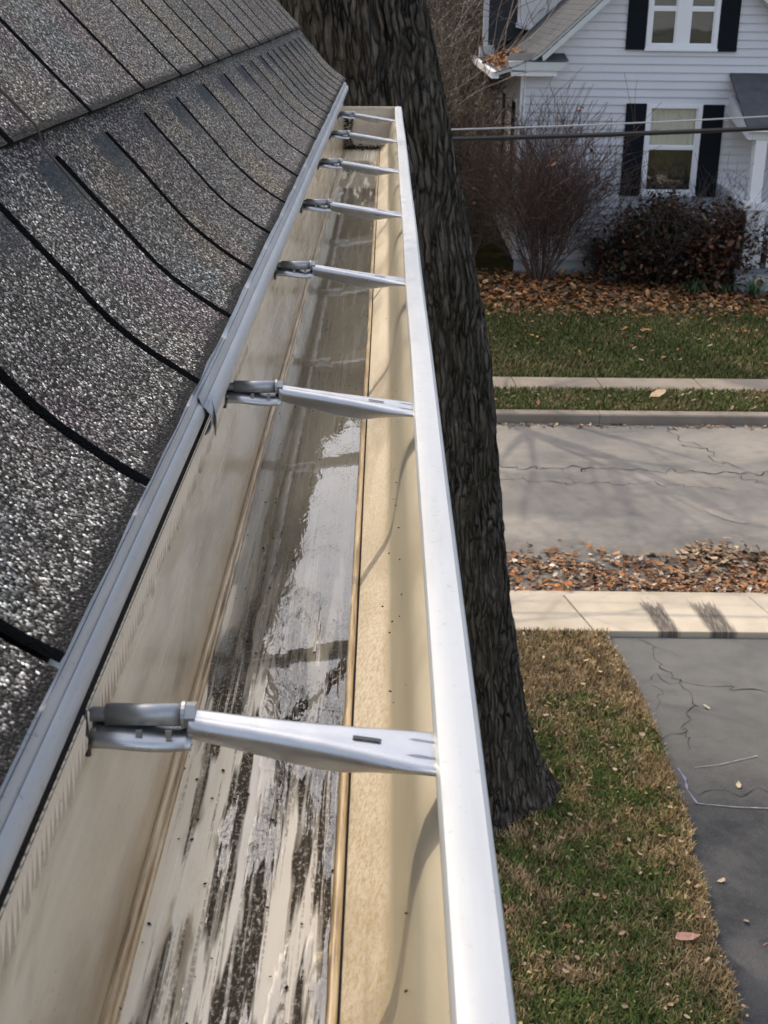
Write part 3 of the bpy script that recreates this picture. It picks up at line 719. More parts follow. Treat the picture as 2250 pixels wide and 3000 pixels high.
# ---- hangers
def make_hanger():
    root = bpy.data.objects.new('gutter_hanger', None); COL.objects.link(root)
    # strap: bent channel, x along the strap; z relative to the lip top (HC-0.25); y = 0 is the strap's middle
    X = [-0.0690, -0.0660, -0.0600, -0.0500, -0.0380, -0.0250, -0.0120, -0.0040, 0.0040, 0.0100, 0.0160, 0.0225]
    W = [0.0080, 0.0085, 0.0088, 0.0094, 0.0104, 0.0120, 0.0145, 0.0165, 0.0186, 0.0200, 0.0210, 0.0216]
    Fl = [0.0060, 0.0074, 0.0078, 0.0088, 0.0100, 0.0106, 0.0100, 0.0066, 0.0044, 0.0024, 0.0010, 0.0008]
    vs = []; cols = 8
    for x, w, fl in zip(X, W, Fl):
        t = (x+0.069)/0.0915
        zc = 0.0088-0.0142*t
        yn = -w*0.62; yf = w*0.55
        vs += [(x, yf+0.0005, zc-0.0030), (x, yf, zc-0.0004), (x, yf-0.0015, zc+0.0006), (x, 0.0, zc-0.0005), (x, yn+0.0028, zc+0.0002), (x, yn+0.0008, zc-0.0012), (x, yn+0.0002, zc-0.0035*min(1, fl/0.006)), (x, yn+0.0058*min(1, fl/0.008), zc-fl*1.15-0.0006)]
    fs = [(i*cols+j, (i+1)*cols+j, (i+1)*cols+j+1, i*cols+j+1) for i in range(len(X)-1) for j in range(cols-1)]
    me = mesh_from('strap', vs, fs, True)
    o = obj('strap', me, M_GALV, root); md = o.modifiers.new('sheet', 'SOLIDIFY'); md.thickness = 0.0011; md.offset = -1
    sb = o.modifiers.new('soft', 'SUBSURF'); sb.levels = 2; sb.render_levels = 2
    # slot punched near the lip, read as a dark recess
    m = MB(); pts = []
    for k in range(16):
        a = 2*math.pi*k/16; cxs = -0.0046+(0.0042 if math.cos(a) > 0 else -0.0042)
        pts.append((cxs+0.0011*math.cos(a), 0.0002+0.0011*math.sin(a)))
    sl = lambda x: 0.0088-0.0142*(x+0.069)/0.0915-0.0002
    m.add([(x, yy, sl(x)+0.0017) for x, yy in pts], [tuple(range(16))])
    m.build('slot', M_BLACKMETAL, root)
    # rolled ribs at the lip end
    for yo in (-0.006, 0.0045):
        MB().tube([(0.006, yo, sl(0.006)+0.0001), (0.013, yo, sl(0.013)+0.0006), (0.0215, yo, sl(0.0215)+0.0004)], [0.0006, 0.0012, 0.0012], 6).build('rib', M_GALV, root, True)
    # clip plate under the screw tube with its wavy front edge
    cv = []; n = 14
    for i in range(n+1):
        x = -0.1035+0.036*i/n
        z = 0.0030+0.0012*math.sin(i/n*math.pi*1.6+0.6); yn = -0.0078-0.0012*math.sin(i/n*5.0)
        cv += [(x, 0.0040, z+0.0022), (x, -0.0020, z-0.0002), (x, yn+0.002, z-0.0010), (x, yn, z-0.0036)]
    o = obj('clip', mesh_from('clip', cv, [(i*4+j, (i+1)*4+j, (i+1)*4+j+1, i*4+j+1) for i in range(n) for j in range(3)], True), M_GALV, root)
    md = o.modifiers.new('sheet', 'SOLIDIFY'); md.thickness = 0.0011; md.offset = -1
    # rolled screw tube (open seam below)
    r = 0.0041; tv = []; K = 20
    for x in (-0.0985, -0.0714):
        for k in range(K):
            a = math.radians(-60+300*k/(K-1)); tv.append((x, 0.0010-r*math.cos(a), 0.0090+r*math.sin(a)))
    o = obj('screw_tube', mesh_from('screw_tube', tv, [(k, k+1, K+k+1, K+k) for k in range(K-1)], True), M_STEEL, root)
    md = o.modifiers.new('sheet', 'SOLIDIFY'); md.thickness = 0.0010; md.offset = 1
    for xo in (-0.087, -0.0765):
        MB().box(xo, xo+0.0022, -0.0058, -0.0046, 0.0030, 0.0062).build('tab', M_STEEL, root)
    # screw: shank and hex head with washer
    sc = obj('screw', (lambda mb: mesh_from('screw', mb.v, mb.f, True))(MB().tube([(-0.125, 0.0010, 0.0090), (-0.070, 0.0010, 0.0090)], 0.0028, 10)), M_STEEL, root)
    MB().tube([(-0.0712, 0.0010, 0.0090), (-0.0700, 0.0010, 0.0090)], 0.0050, 18).build('washer', M_STEEL, sc)
    MB().tube([(-0.0700, 0.0010, 0.0090), (-0.0662, 0.0010, 0.0090)], 0.0048, 6).build('hex_head', M_STEEL, sc)
    # black spring hook over the gutter's back edge
    MB().tube([(-0.1040, -0.0075, -0.0030), (-0.1043, -0.0070, 0.0060), (-0.1046, -0.0060, 0.0130), (-0.1055, -0.0040, 0.0160), (-0.1072, -0.0010, 0.0168), (-0.1088, 0.0015, 0.0140)], 0.0011, 8).build('hook', M_BLACKMETAL, root, True)
    return root
hlabels = ['nearest galvanised gutter hanger, largest, crossing the dirty wet floor', 'second galvanised gutter hanger, beside the lapped end of the drip edge',
           'third galvanised gutter hanger from the camera', 'fourth galvanised gutter hanger, middle one of the seven',
           'fifth galvanised gutter hanger, third from the end cap', 'sixth galvanised gutter hanger, second from the end cap', 'farthest galvanised gutter hanger, right against the end cap']
proto = make_hanger()
for i, (hy, lab) in enumerate(zip([0.394, 0.8055, 1.2067, 1.603, 2.018, 2.452, 2.860], hlabels)):
    if i == 0: h = proto
    else:
        h = proto.copy(); COL.objects.link(h)
        for c in proto.children:
            d = c.copy(); COL.objects.link(d); d.parent = h
            for g in c.children:
                e = g.copy(); COL.objects.link(e); e.parent = d
    h.location = (0, hy, HC-0.25); h.rotation_euler = (0, 0, math.radians([0, 0.6, -0.8, 0.5, -0.4, 0.7, 0][i]))
    tag(h, lab, 'hanger', 'hangers across the gutter')
# sludge against the end cap and grit along the floor
def scatter_bits(name, n, fx, mat, cols, size, thick=0.5):
    V = []; F = []; C = []
    for _ in range(n):
        x, y, z = fx(); a = rng.uniform(0, 6.28); s = size*rng.uniform(.4, 1.3); b = len(V)
        ca, sa = math.cos(a)*s, math.sin(a)*s
        V += [(x+ca, y+sa, z), (x-sa*.5, y+ca*.5, z), (x-ca*.8, y-sa*.8, z), (x+sa*.6, y-ca*.6, z), (x, y, z+s*thick)]
        F += [(b, b+1, b+4), (b+1, b+2, b+4), (b+2, b+3, b+4), (b+3, b, b+4)]; C += [cols[rng.integers(len(cols))]]*4
    me = mesh_np(name, V, F, False, C); return obj(name, me, mat)
DIRT = [(0.03, 0.02, 0.012), (0.05, 0.032, 0.018), (0.02, 0.014, 0.01)]
def sl_pos():
    if rng.random() < .62:
        return (-0.098+abs(rng.normal())*0.010+rng.uniform(0, .078)*(rng.random() < .75), GY1-0.004-abs(rng.normal())*0.020, zf+abs(rng.normal())*0.003)
    return (-0.099+rng.uniform(0, .02), GY1-0.003-abs(rng.normal())*.004, zf+rng.uniform(0, .07))
tag(scatter_bits('gutter_sludge', 420, sl_pos, M_LEAF, DIRT, 0.0045), 'dark sludge gathered against the gutter end cap', 'sludge', kind='stuff')
def gr_pos():
    y = 0.25+rng.beta(1.1, 2.2)*2.4
    return (-0.095+rng.uniform(0, .078), y, zf+0.0003)
tag(scatter_bits('grit', 260, gr_pos, M_LEAF, DIRT, 0.0013), 'dark grit specks on the gutter floor', 'grit', kind='stuff')
def gr2():
    t = rng.random(); y = 0.25+rng.beta(1.1, 2.4)*2.4
    return (0.000+0.012*t, y, zf+0.0175+0.036*t)
tag(scatter_bits('grit', 46, gr2, M_LEAF, DIRT, 0.0011), 'dark specks stuck to the gutter front wall', 'grit', kind='stuff')
# twig caught under the second course of shingles
tw = []
for t in np.linspace(0, 1, 12):
    s = 0.215-0.118*t; x, z = prof_pt(s); n = prof_n(s)
    lift = (0.0125 if s > 0.158 else 0.0065)+0.004*math.sin(t*3.1)
    tw.append((x+n.x*lift, 0.792+0.006*math.sin(t*4)-0.055*t+0.06*t*t, z+n.y*lift))
tag(MB().tube(tw, [0.0012*(1-.6*i/11) for i in range(12)], 5).build('twig', M_TWIG), 'thin dark twig lying across the shingle course line', 'twig')

# ================================================================== TREES
def tube_np(paths, sides_fn):
    V = []; F = []
    base = 0
    for pts, rad in paths:
        k = sides_fn(rad[0]); n = len(pts); ref = None
        for i in range(n):
            d = (pts[min(i+1, n-1)]-pts[max(i-1, 0)])
            d = d.normalized() if d.length > 1e-9 else Vector((0, 0, 1))
            if ref is None: ref = d.orthogonal().normalized()
            ref = ref-d*ref.dot(d); ref = ref.normalized() if ref.length > 1e-6 else d.orthogonal().normalized()
            b = d.cross(ref)
            for q in range(k):
                a = 6.28318*q/k; v = pts[i]+(ref*math.cos(a)+b*math.sin(a))*rad[i]; V.append((v.x, v.y, v.z))
        for i in range(n-1):
            for q in range(k):
                F.append((base+i*k+q, base+i*k+(q+1) % k, base+(i+1)*k+(q+1) % k, base+(i+1)*k+q))
        base += n*k
    return V, F
def grow(rs, p, d, r, L, depth, out, gnarl=0.22, kids=(3, 5), up=0.12, rmin=0.004):
    n = max(4, int(L/ (0.12 if r < 0.05 else 0.25))); n = min(n, 14)
    pts = [p.copy()]; rad = [r]; q = p.copy(); dd = d.copy()
    for i in range(n):
        dd = (dd+Vector((rs.uniform(-1, 1), rs.uniform(-1, 1), rs.uniform(-1, 1)+up))*gnarl*0.5).normalized()
        q = q+dd*(L/n); pts.append(q.copy()); rad.append(max(rmin*0.7, r*(1-0.68*(i+1)/n)))
    out.append((pts, rad))
    if depth <= 0: return
    for k in range(rs.randint(*kids)):
        t = rs.uniform(0.25, 0.98); i = int(t*n); bp = pts[i]
        ax = (pts[min(i+1, n)]-pts[max(i-1, 0)]).normalized(); side = ax.orthogonal().normalized()
        side.rotate(Matrix.Rotation(rs.uniform(0, 6.28), 3, ax))
        nd = (ax*rs.uniform(0.55, 1.0)+side*rs.uniform(0.5, 1.0)+Vector((0, 0, up))).normalized()
        grow(rs, bp, nd, max(rmin, rad[i]*rs.uniform(0.45, 0.7)), L*rs.uniform(0.5, 0.78), depth-1, out, gnarl, kids, up, rmin)
sides = lambda r: 10 if r > 0.08 else (6 if r > 0.025 else (4 if r > 0.010 else 3))

# the big street-side tree behind the gutter's end
CENT = [(-0.15, 0.52), (0.3, 0.50), (1.43, 0.395), (3.26, 0.185), (4.2, 0.00), (5.45, -0.27), (6.5, -0.44), (7.5, -0.60)]
RADI = [(-0.15, 0.60), (0.3, 0.545), (1.43, 0.505), (3.26, 0.475), (4.2, 0.465), (5.45, 0.455), (6.5, 0.40), (7.5, 0.34)]
def interp(T, z):
    for (a, va), (b, vb) in zip(T, T[1:]):
        if z <= b: return va+(vb-va)*max(0, (z-a))/(b-a)
    return T[-1][1]
TY = 7.95
tree = empty('tree', (0.5, TY, 0), 'massive dark furrowed tree trunk leaning behind the end of the gutter', 'tree')
nr, na = 330, 210; V = np.zeros((nr*na, 3), np.float32)
for i in range(nr):
    z = -0.1+7.6*i/(nr-1); cx = interp(CENT, z); r = interp(RADI, z)
    for j in range(na):
        a = 2*math.pi*j/na; fl = math.exp(-max(z, 0)/0.30)
        rr = r*(1+fl*(0.14+0.26*max(0, math.cos(3*a+0.5))**1.5+0.07*math.cos(5*a)))
        # long furrows: ridged noise stretched up the stem, cross-broken plates
        px, py = math.cos(a)*3.3, math.sin(a)*3.3
        w = mnoise.noise((px*1.1, py*1.1, z*0.9))*0.5
        n1 = mnoise.noise((px*2.2+w, py*2.2+w, z*0.62)); n2 = mnoise.noise((px*5.2+w, py*5.2, z*2.1+4)); n3 = mnoise.noise((px*10, py*10, z*7))
        d = 0.030*(1-2.6*abs(n1))+0.024*(1-2.6*abs(n2))+0.007*n3
        lump = 0.045*mnoise.noise((px*.45, py*.45, z*0.55+9))
        rr += d+lump
        V[i*na+j] = (cx+rr*math.cos(a), TY+rr*math.sin(a)+0.02*z, z)
q = np.arange((nr-1)*na); i_ = q//na; j_ = q % na; jn = (j_+1) % na
rel(tree, obj('trunk', mesh_np('trunk', V, np.stack([i_*na+j_, i_*na+jn, (i_+1)*na+jn, (i_+1)*na+j_], 1), True), M_BARK))
rs = random.Random(11)
for (bx, by, bz), d, r, L in [((-0.57, TY+.14, 7.2), (-0.16, 0.05, 1), 0.26, 4.2), ((-0.50, TY+.1, 6.9), (-0.85, 0.25, 0.9), 0.18, 4.4),
                              ((-0.35, TY+.2, 7.0), (0.55, 0.2, 1.0), 0.15, 4.2), ((-0.30, TY+.3, 6.6), (0.3, 0.9, 0.9), 0.13, 4.0), ((-0.6, TY-.05, 7.2), (-0.35, -0.8, 0.9), 0.13, 3.6)]:
    paths = []; grow(rs, Vector((bx, by, bz)), Vector(d).normalized(), r, L, 4, paths, 0.25, (2, 3), 0.15, 0.005)
    Vl, Fl = tube_np(paths, sides)
    rel(tree, obj('limb', mesh_np('limb', Vl, Fl, True), M_BARK))

def bare_tree(loc, h, r, seed, label, group, mat=M_TWIG, depth=4, cat='tree', kids=(4, 6), lean=(0, 0), first=0.35, gnarl=0.2, rmin=0.006):
    rs = random.Random(seed); t = empty('bare_tree', loc, label, cat, group)
    n = 9; pts = [Vector((lean[0]*(i/n)**1.2*h+rs.uniform(-1, 1)*.03*h*(i/n), lean[1]*i/n*h+rs.uniform(-1, 1)*.03*h*(i/n), h*i/n-0.1)) for i in range(n+1)]
    rad = [r*(1-0.8*i/n)*(1.25 if i == 0 else 1) for i in range(n+1)]
    Vt, Ft = tube_np([(pts, rad)], lambda q: 12); obj('trunk', mesh_np('trunk', Vt, Ft, True), M_TWIG, t)
    paths = []
    for k in range(int(5+h*0.9)):
        f = rs.uniform(first, 0.98); i = int(f*n); a = rs.uniform(0, 6.28)
        grow(rs, pts[i], Vector((math.cos(a), math.sin(a), rs.uniform(.3, 1.0))).normalized(), max(.02, rad[i]*0.5), h*rs.uniform(.22, .36)*(1.25-.6*f), depth-1, paths, gnarl, kids, 0.12, rmin)
    Vc, Fc = tube_np(paths, sides); obj('crown', mesh_np('crown', Vc, Fc, True), mat, t)
    return t
# trees out to the left whose bare crowns dapple the lawn, walk and road
for loc, h, r, sd, lab in [((-4.2, 12.9, 0), 12, 0.24, 3, 'bare street tree left of the big trunk'), ((-7.5, 17.6, 0), 13, 0.26, 5, 'bare street tree across the road on the left'), ((-1.25, 21.2, 0), 11, 0.2, 9, 'bare tree on the far lawn right behind the big trunk')]:
    bare_tree(loc, h, r, sd, lab, 'street trees', depth=4, kids=(4, 6))

# ================================================================== FALLEN LEAVES, GRASS
SHADE_CONIFERS = [((-0.7, 27.6, 0), 12.5, 2.4, 61, 'tall dense evergreen standing behind the big trunk'), ((-4.6, 30.5, 0), 14, 2.7, 62, 'second dense evergreen farther left behind the roof')]  # unseen evergreens, added to cast shade over the far lawn
def leaf_mesh(name, pos, sizes, cols, curl=0.35, tilt=0.5):
    """pos (n,3): one bent five-sided leaf each"""
    pos = np.asarray(pos, float); n = len(pos); s = np.asarray(sizes)[:, None]
    a = rng.uniform(0, 2*np.pi, n); ca, sa = np.cos(a)[:, None], np.sin(a)[:, None]
    tx = rng.normal(0, tilt, n)[:, None]; ty = rng.normal(0, tilt, n)[:, None]
    shape = [(1, 0, .5), (.35, .55, .15), (-.7, .45, .35), (-1, 0, .1), (-.7, -.45, .4), (.35, -.55, .1), (0, 0, -.25)]
    P = []
    for u, v, w in shape:
        u = u*(1+rng.uniform(-.2, .2, n)[:, None]); v = v*(1+rng.uniform(-.25, .25, n)[:, None]); w = w*curl*rng.uniform(.2, 1.3, n)[:, None]
        x = (u*ca-v*sa)*s; y = (u*sa+v*ca)*s; z = w*s+x*tx*.5+y*ty*.5
        P.append(np.hstack([x, y, z])+pos)
    V = np.stack(P, 1).reshape(-1, 3)
    b = (np.arange(n)*7)[:, None]
    F = np.concatenate([b+np.array([[i, (i+1) % 6, 6]]) for i in range(6)], 1).reshape(-1, 3)
    return mesh_np(name, V, F, False, np.repeat(np.asarray(cols), 6, 0))
def pick(pal, n, var=0.25):
    c = np.asarray(pal)[rng.integers(len(pal), size=n)]; return np.clip(c*rng.uniform(1-var, 1+var, (n, 1)), 0, 1)
ORANGE = [(0.36, 0.155, 0.055), (0.42, 0.20, 0.075), (0.27, 0.115, 0.05), (0.47, 0.26, 0.12), (0.21, 0.10, 0.05), (0.33, 0.13, 0.05)]
BROWN = [(0.20, 0.125, 0.075), (0.30, 0.20, 0.12), (0.13, 0.085, 0.055), (0.42, 0.32, 0.22), (0.25, 0.13, 0.07), (0.34, 0.24, 0.15)]
def grass_mesh(name, x, y, z0, h, cols, lean=0.6, w=0.006):
    n = len(x); a = rng.uniform(0, 6.283, n); l = rng.uniform(.2, 1, n)*lean*h; hh = h*rng.uniform(.5, 1.1, n)
    ww = w*rng.uniform(.6, 1.3, n); px, py = -np.sin(a)*ww, np.cos(a)*ww; dx, dy = np.cos(a)*l, np.sin(a)*l
    V = np.stack([np.stack([x+px, y+py, z0+0*x], 1), np.stack([x-px, y-py, z0+0*x], 1), np.stack([x+dx*.4-px*.7, y+dy*.4-py*.7, z0+hh*.65], 1),
                  np.stack([x+dx*.4+px*.7, y+dy*.4+py*.7, z0+hh*.65], 1), np.stack([x+dx, y+dy, z0+hh], 1)], 1).reshape(-1, 3)
    b = (np.arange(n)*5)[:, None]
    F = np.concatenate([b+np.array([[0, 1, 2]]), b+np.array([[0, 2, 3]]), b+np.array([[3, 2, 4]])], 1).reshape(-1, 3)
    return mesh_np(name, V, F, False, np.repeat(cols, 3, 0))
def noise2(x, y, s, o=0.0): return np.array([mnoise.noise((a*s+o, b*s, o)) for a, b in zip(x, y)])
GREEN = [(0.100, 0.145, 0.040), (0.130, 0.165, 0.046), (0.075, 0.118, 0.034), (0.170, 0.175, 0.060)]
STRAW = [(0.40, 0.29, 0.15), (0.32, 0.22, 0.11), (0.48, 0.37, 0.21), (0.24, 0.16, 0.08)]
# near lawn
n = 150000
x = np.where(rng.random(n) < .62, rng.uniform(0.35, 2.45, n), rng.uniform(-3.2, 0.35, n)); y = rng.uniform(5.0, 10.46, n)
exs = np.array([edge_x(v) for v in y])+0.055*noise2(y*0, y, 2.3)+0.035*noise2(y*0+3, y, 7.1)
keep = (x < exs+0.02) & (np.hypot(x-0.52, y-TY) > 0.5); x, y, exs = x[keep], y[keep], exs[keep]
dead = -0.03+0.50*noise2(x, y, 1.7, 2.0)+0.75*noise2(x, y, 4.4, 5.0)+np.clip((y-8.9)/1.0, -0.12, 0.62)+np.clip(0.55-(exs-x)/0.5, 0, 0.55)+0.02
isdead = rng.random(len(x)) < 1/(1+np.exp(-dead*5.5))
cols = np.where(isdead[:, None], pick(STRAW, len(x), .3), pick(GREEN, len(x), .3))
cols = cols*(1+0.55*noise2(x, y, 8.0, 9.0))[:, None]
tag(obj('grass', grass_mesh('grass', x, y, np.full(len(x), 0.044), 0.052, cols, 0.9, 0.0050), M_GRASS), 'short green and straw coloured grass on the near lawn', 'grass', kind='stuff')
# far lawn and verge, shade put into the blade colours
n = 80000
x = np.where(rng.random(n) < .72, rng.uniform(0.4, 8.6, n), rng.uniform(-4.5, 0.4, n)); y = rng.uniform(18.76, 24.0, n)
dead = 0.5*noise2(x, y, 0.9, 1.0)-0.30
isdead = rng.random(n) < 1/(1+np.exp(-dead*5))
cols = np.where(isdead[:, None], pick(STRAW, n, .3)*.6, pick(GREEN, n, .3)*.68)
tag(obj('grass', grass_mesh('grass', x, y, np.full(n, 0.06), 0.075, cols, 0.9, 0.009), M_GRASS), 'grass on the lawn across the road, shade put into its colour', 'grass', kind='stuff')
n = 26000
x = rng.uniform(-3.5, 7.2, n); y = rng.uniform(16.98, 18.03, n)
isdead = rng.random(n) < 1/(1+np.exp(-(0.6*noise2(x, y, 1.1, 4.0)-0.1)*5))
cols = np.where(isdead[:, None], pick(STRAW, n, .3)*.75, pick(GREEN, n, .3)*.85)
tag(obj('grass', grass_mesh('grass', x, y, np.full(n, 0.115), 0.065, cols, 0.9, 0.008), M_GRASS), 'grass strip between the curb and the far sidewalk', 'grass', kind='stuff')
# leaf bed in front of the neighbour's house
n = 9000
x = rng.uniform(-3.0, 9.0, n); y = 22.7+rng.beta(1.0, 1.25, n)*4.0
keep = (y > 22.75+0.35*noise2(x, y*0, .9, 3)+abs(rng.normal(0, .12, n))); x, y = x[keep], y[keep]
z = 0.075+0.10*np.clip((y-22.8)/1.4, 0, 1)*rng.random(len(x))
tag(obj('leaf_litter', leaf_mesh('leaf_litter', np.stack([x, y, z], 1), rng.uniform(.025, .085, len(x)), pick(ORANGE+BROWN[:3], len(x), .5), .5, .7), M_LEAF), 'bed of orange brown fallen leaves along the house front', 'leaves', kind='stuff')
# leaf litter along the near road edge
n = 9000
x = rng.uniform(-3.0, 5.8, n); y = 11.37+np.abs(rng.normal(0, 0.50, n))
lim = 1.15+0.5*noise2(x, x*0, 1.3, 7); keep = ((y-11.37) < lim) & (noise2(x, y, 2.6, 4.0) > -0.22+0.25*rng.normal(size=n)) & (rng.random(n) < np.where(y < 11.55+0.25*np.sin(x*1.3), 0.45, 1)); x, y = x[keep], y[keep]
tag(obj('leaf_litter', leaf_mesh('leaf_litter', np.stack([x, y, 0.008+rng.random(len(x))*.02], 1), rng.uniform(.012, .050, len(x)), pick(BROWN+ORANGE[:3]+[(0.50, 0.43, 0.35), (0.10, 0.06, 0.04), (0.22, 0.10, 0.05)], len(x), .5), .6, .5), M_LEAF), 'crushed brown leaves and grit along the near road edge', 'leaves', kind='stuff')
n = 260; c = rng.normal(0, 1, (n, 2))
tag(obj('leaf_litter', leaf_mesh('leaf_litter', np.stack([3.55+c[:, 0]*.20, 12.30+c[:, 1]*.13, .012+rng.random(n)*.05], 1), rng.uniform(.02, .06, n), pick(BROWN+[(0.52, 0.40, 0.27)], n, .3), .6, .6), M_LEAF), 'small pile of pale dry leaves on the road', 'leaves', kind='stuff')
n = 1500; x = rng.uniform(-1.6, 2.15, n); y = rng.uniform(5.1, 10.4, n)
tag(obj('leaf_litter', leaf_mesh('leaf_litter', np.stack([x, y, .075+rng.random(n)*.015], 1), rng.uniform(.008, .024, n), pick(BROWN+STRAW, n, .4), .6, .6), M_LEAF), 'small dry leaf scraps scattered over the near lawn', 'leaves', kind='stuff')
n = 160; x = rng.uniform(1.2, 7, n); y = 18.8+rng.beta(2.0, 1.0, n)*4
tag(obj('leaf_litter', leaf_mesh('leaf_litter', np.stack([x, y, .12+rng.random(n)*.02], 1), rng.uniform(.02, .05, n), pick(ORANGE+BROWN, n, .4), .6, .6), M_LEAF), 'scattered leaves on the lawn across the road', 'leaves', kind='stuff')
n = 220; x = rng.uniform(1.3, 6.5, n); y = np.where(rng.random(n) < .6, 16.72-np.abs(rng.normal(0, .07, n)), rng.uniform(17.0, 18.0, n)); z = np.where(y < 16.76, 0.012, 0.165)
tag(obj('leaf_litter', leaf_mesh('leaf_litter', np.stack([x, y, z], 1), rng.uniform(.015, .045, n), pick(BROWN, n, .4), .6, .6), M_LEAF), 'leaf scraps in the gutter of the far curb', 'leaves', kind='stuff')
for (lx_, ly_, lz_), s, c, lab in [((1.916, 6.30, .095), .075, (0.50, 0.27, 0.20), 'large pinkish fallen leaf on the near lawn'),
        ((3.96, 17.62, .18), .14, (0.55, 0.40, 0.24), 'large pale leaf on the strip beside the far curb'),
        ((1.86, 11.44, .075), .085, (0.50, 0.16, 0.04), 'bright orange leaf at the near road edge'),
        ((2.70, 8.06, .016), .035, (0.45, 0.36, 0.24), 'pale curled leaf on the driveway between the chalk lines'),
        ((1.28, 14.3, .02), .05, (0.55, 0.25, 0.08), 'orange leaf on the road beside the trunk'),
        ((2.30, 6.95, .016), .030, (0.42, 0.33, 0.22), 'small tan leaf on the driveway near the lawn edge'),
        ((2.36, 6.55, .016), .026, (0.25, 0.20, 0.14), 'small dark leaf on the driveway below the tan one'),
        ((2.72, 9.20, .016), .034, (0.50, 0.44, 0.34), 'pale leaf on the driveway below the sidewalk'),
        ((2.20, 8.55, .016), .030, (0.48, 0.42, 0.34), 'pale leaf at the lawn edge of the driveway'),
        ((4.55, 21.6, .14), .09, (0.50, 0.24, 0.10), 'orange leaf lying alone on the far lawn')]:
    tag(obj('fallen_leaf', leaf_mesh('fallen_leaf', [(lx_, ly_, lz_)], [s], [c], .45, .3), M_LEAF), lab, 'leaf', 'single fallen leaves')

# ================================================================== NEIGHBOUR'S HOUSE
HY = 26.6
nh = empty('clapboard_house', (5.78, HY, 0), 'pale clapboard house with black shutters across the road', 'house')
XL, XR = 2.70, 8.86; APEX_X = 5.78
def D(d): return HC-d
rake_low = lambda x: D(1.108-(x-3.19)*0.925) if x <= APEX_X else D(1.108-(2*APEX_X-x-3.19)*0.925)
BACK = 33.2
# structural core behind the boards, dark rooms behind the windows cut by depth
core = MB().prism([(XL+.03, 0.0), (XR-.03, 0.0), (XR-.03, D(1.42)), (APEX_X, rake_low(APEX_X)-.05), (XL+.03, D(1.42))], 'y', HY+0.16, BACK)
rel(nh, core.build('wall', M_ROOMDARK))
rel(nh, MB().box(XL+.01, XR-.01, HY+0.004, HY+0.15, -0.05, D(5.12)).build('foundation', M_FOUND))
P_ = 0.155
WINS = [(5.21, 6.33, D(3.78), D(2.00)), (5.08, 6.48, D(0.97), D(-0.55))]
z = D(5.12); row = 0
while z < rake_low(APEX_X)-0.1:
    z1 = z+P_; zm = z+P_*0.5
    x0, x1 = XL+0.06, XR-0.06
    if z1 > D(1.30):
        t = (zm-D(1.108))/0.925; x0 = max(x0, 3.19+t-0.10); x1 = 2*APEX_X-x0
    spans = [(x0, x1)]
    for a, b, c, d in WINS:
        if zm > c-.02 and zm < d+.02: spans = [(x0, a+.03), (b-.03, x1)]
    for a, b in spans:
        if b-a < .1: continue
        MBx = MB().prism([(HY-0.032, z), (HY-0.003, z1+0.008), (HY+0.012, z1+0.008), (HY+0.012, z), (HY-0.006, z)], 'x', a, b)
        rel(nh, MBx.build('clapboard', M_SIDING))
    z = z1; row += 1
z = D(5.12)
while z < D(1.55):
    m = MB().prism([(XL-0.020, z), (XL-0.003, z+P_+.008), (XL+0.028, z+P_+.008), (XL+0.028, z)], 'y', HY+0.10, BACK)
    rel(nh, m.build('clapboard', M_SIDEWHITE)); z += P_
rel(nh, MB().box(XL-0.03, XL+0.07, HY-0.034, HY-0.004, D(5.12), D(1.46)).build('corner_board', M_TRIM))
rel(nh, MB().box(XL-0.034, XL-0.004, HY-0.03, HY+0.09, D(5.12), D(1.46)).build('corner_board', M_TRIM))
# side windows on the left wall
for y0, y1 in ((27.25, 28.05), (29.6, 30.4)):
    fr = rel(nh, MB().box(XL-0.05, XL-0.021, y0-.1, y1+.1, D(4.0), D(1.95)).build('side_window', M_TRIM))
    p = MB().box(XL-0.055, XL-0.0505, y0, y1, D(3.9), D(2.05)).build('pane', M_SHUT); p.parent = fr
# windows
def window(x0, x1, z0, z1, rail, behind, mull=None):
    f = 0.085; w = MB()
    w.box(x0, x0+f, HY-.05, HY+.03, z0, z1); w.box(x1-f, x1, HY-.05, HY+.03, z0, z1); w.box(x0+f, x1-f, HY-.05, HY+.03, z1-f*.9, z1); w.box(x0+f, x1-f, HY-.06, HY+.03, z0, z0+f)
    if mull: w.box(mull-.13, mull+.13, HY-.045, HY+.03, z0+f, z1-f*.9)
    win = rel(nh, w.build('window', M_TRIM))
    def sub(o): o.parent = win; return o
    cells = [(x0+f, mull-.13), (mull+.13, x1-f)] if mull else [(x0+f, x1-f)]
    for a, b in cells:
        s = 0.03
        sub(MB().box(a, b, HY-.028, HY+.012, rail-.03, rail+.035).build('meeting_rail', M_TRIM))
        fr = MB(); 
        for (c, d, yo) in ((z0+f, rail-.03, -.02), (rail+.035, z1-f*.9, 0.0)):
            fr.box(a, a+s, HY+yo-.01, HY+yo+.01, c, d); fr.box(b-s, b, HY+yo-.01, HY+yo+.01, c, d); fr.box(a+s, b-s, HY+yo-.01, HY+yo+.01, c, c+s)
            sub(MB().box(a+s, b-s, HY+yo-.002, HY+yo+.002, c+s, d).build('pane', M_GLASS))
        sub(fr.build('sash', M_TRIM))
        behind(a, b, z0+f, z1-f, rail, sub)
    sub(MB().box(x0-.02, x1+.02, HY-.075, HY-.0505, z0-.03, z0+.02).build('sill', M_TRIM))
    return win
def room_blinds(a, b, z0, z1, rail, sub):
    m = MB(); z = z0
    while z < z1: m.box(a, b, HY+.05, HY+.062, z, z+.022); z += .03
    sub(m.build('blind', M_BLIND))
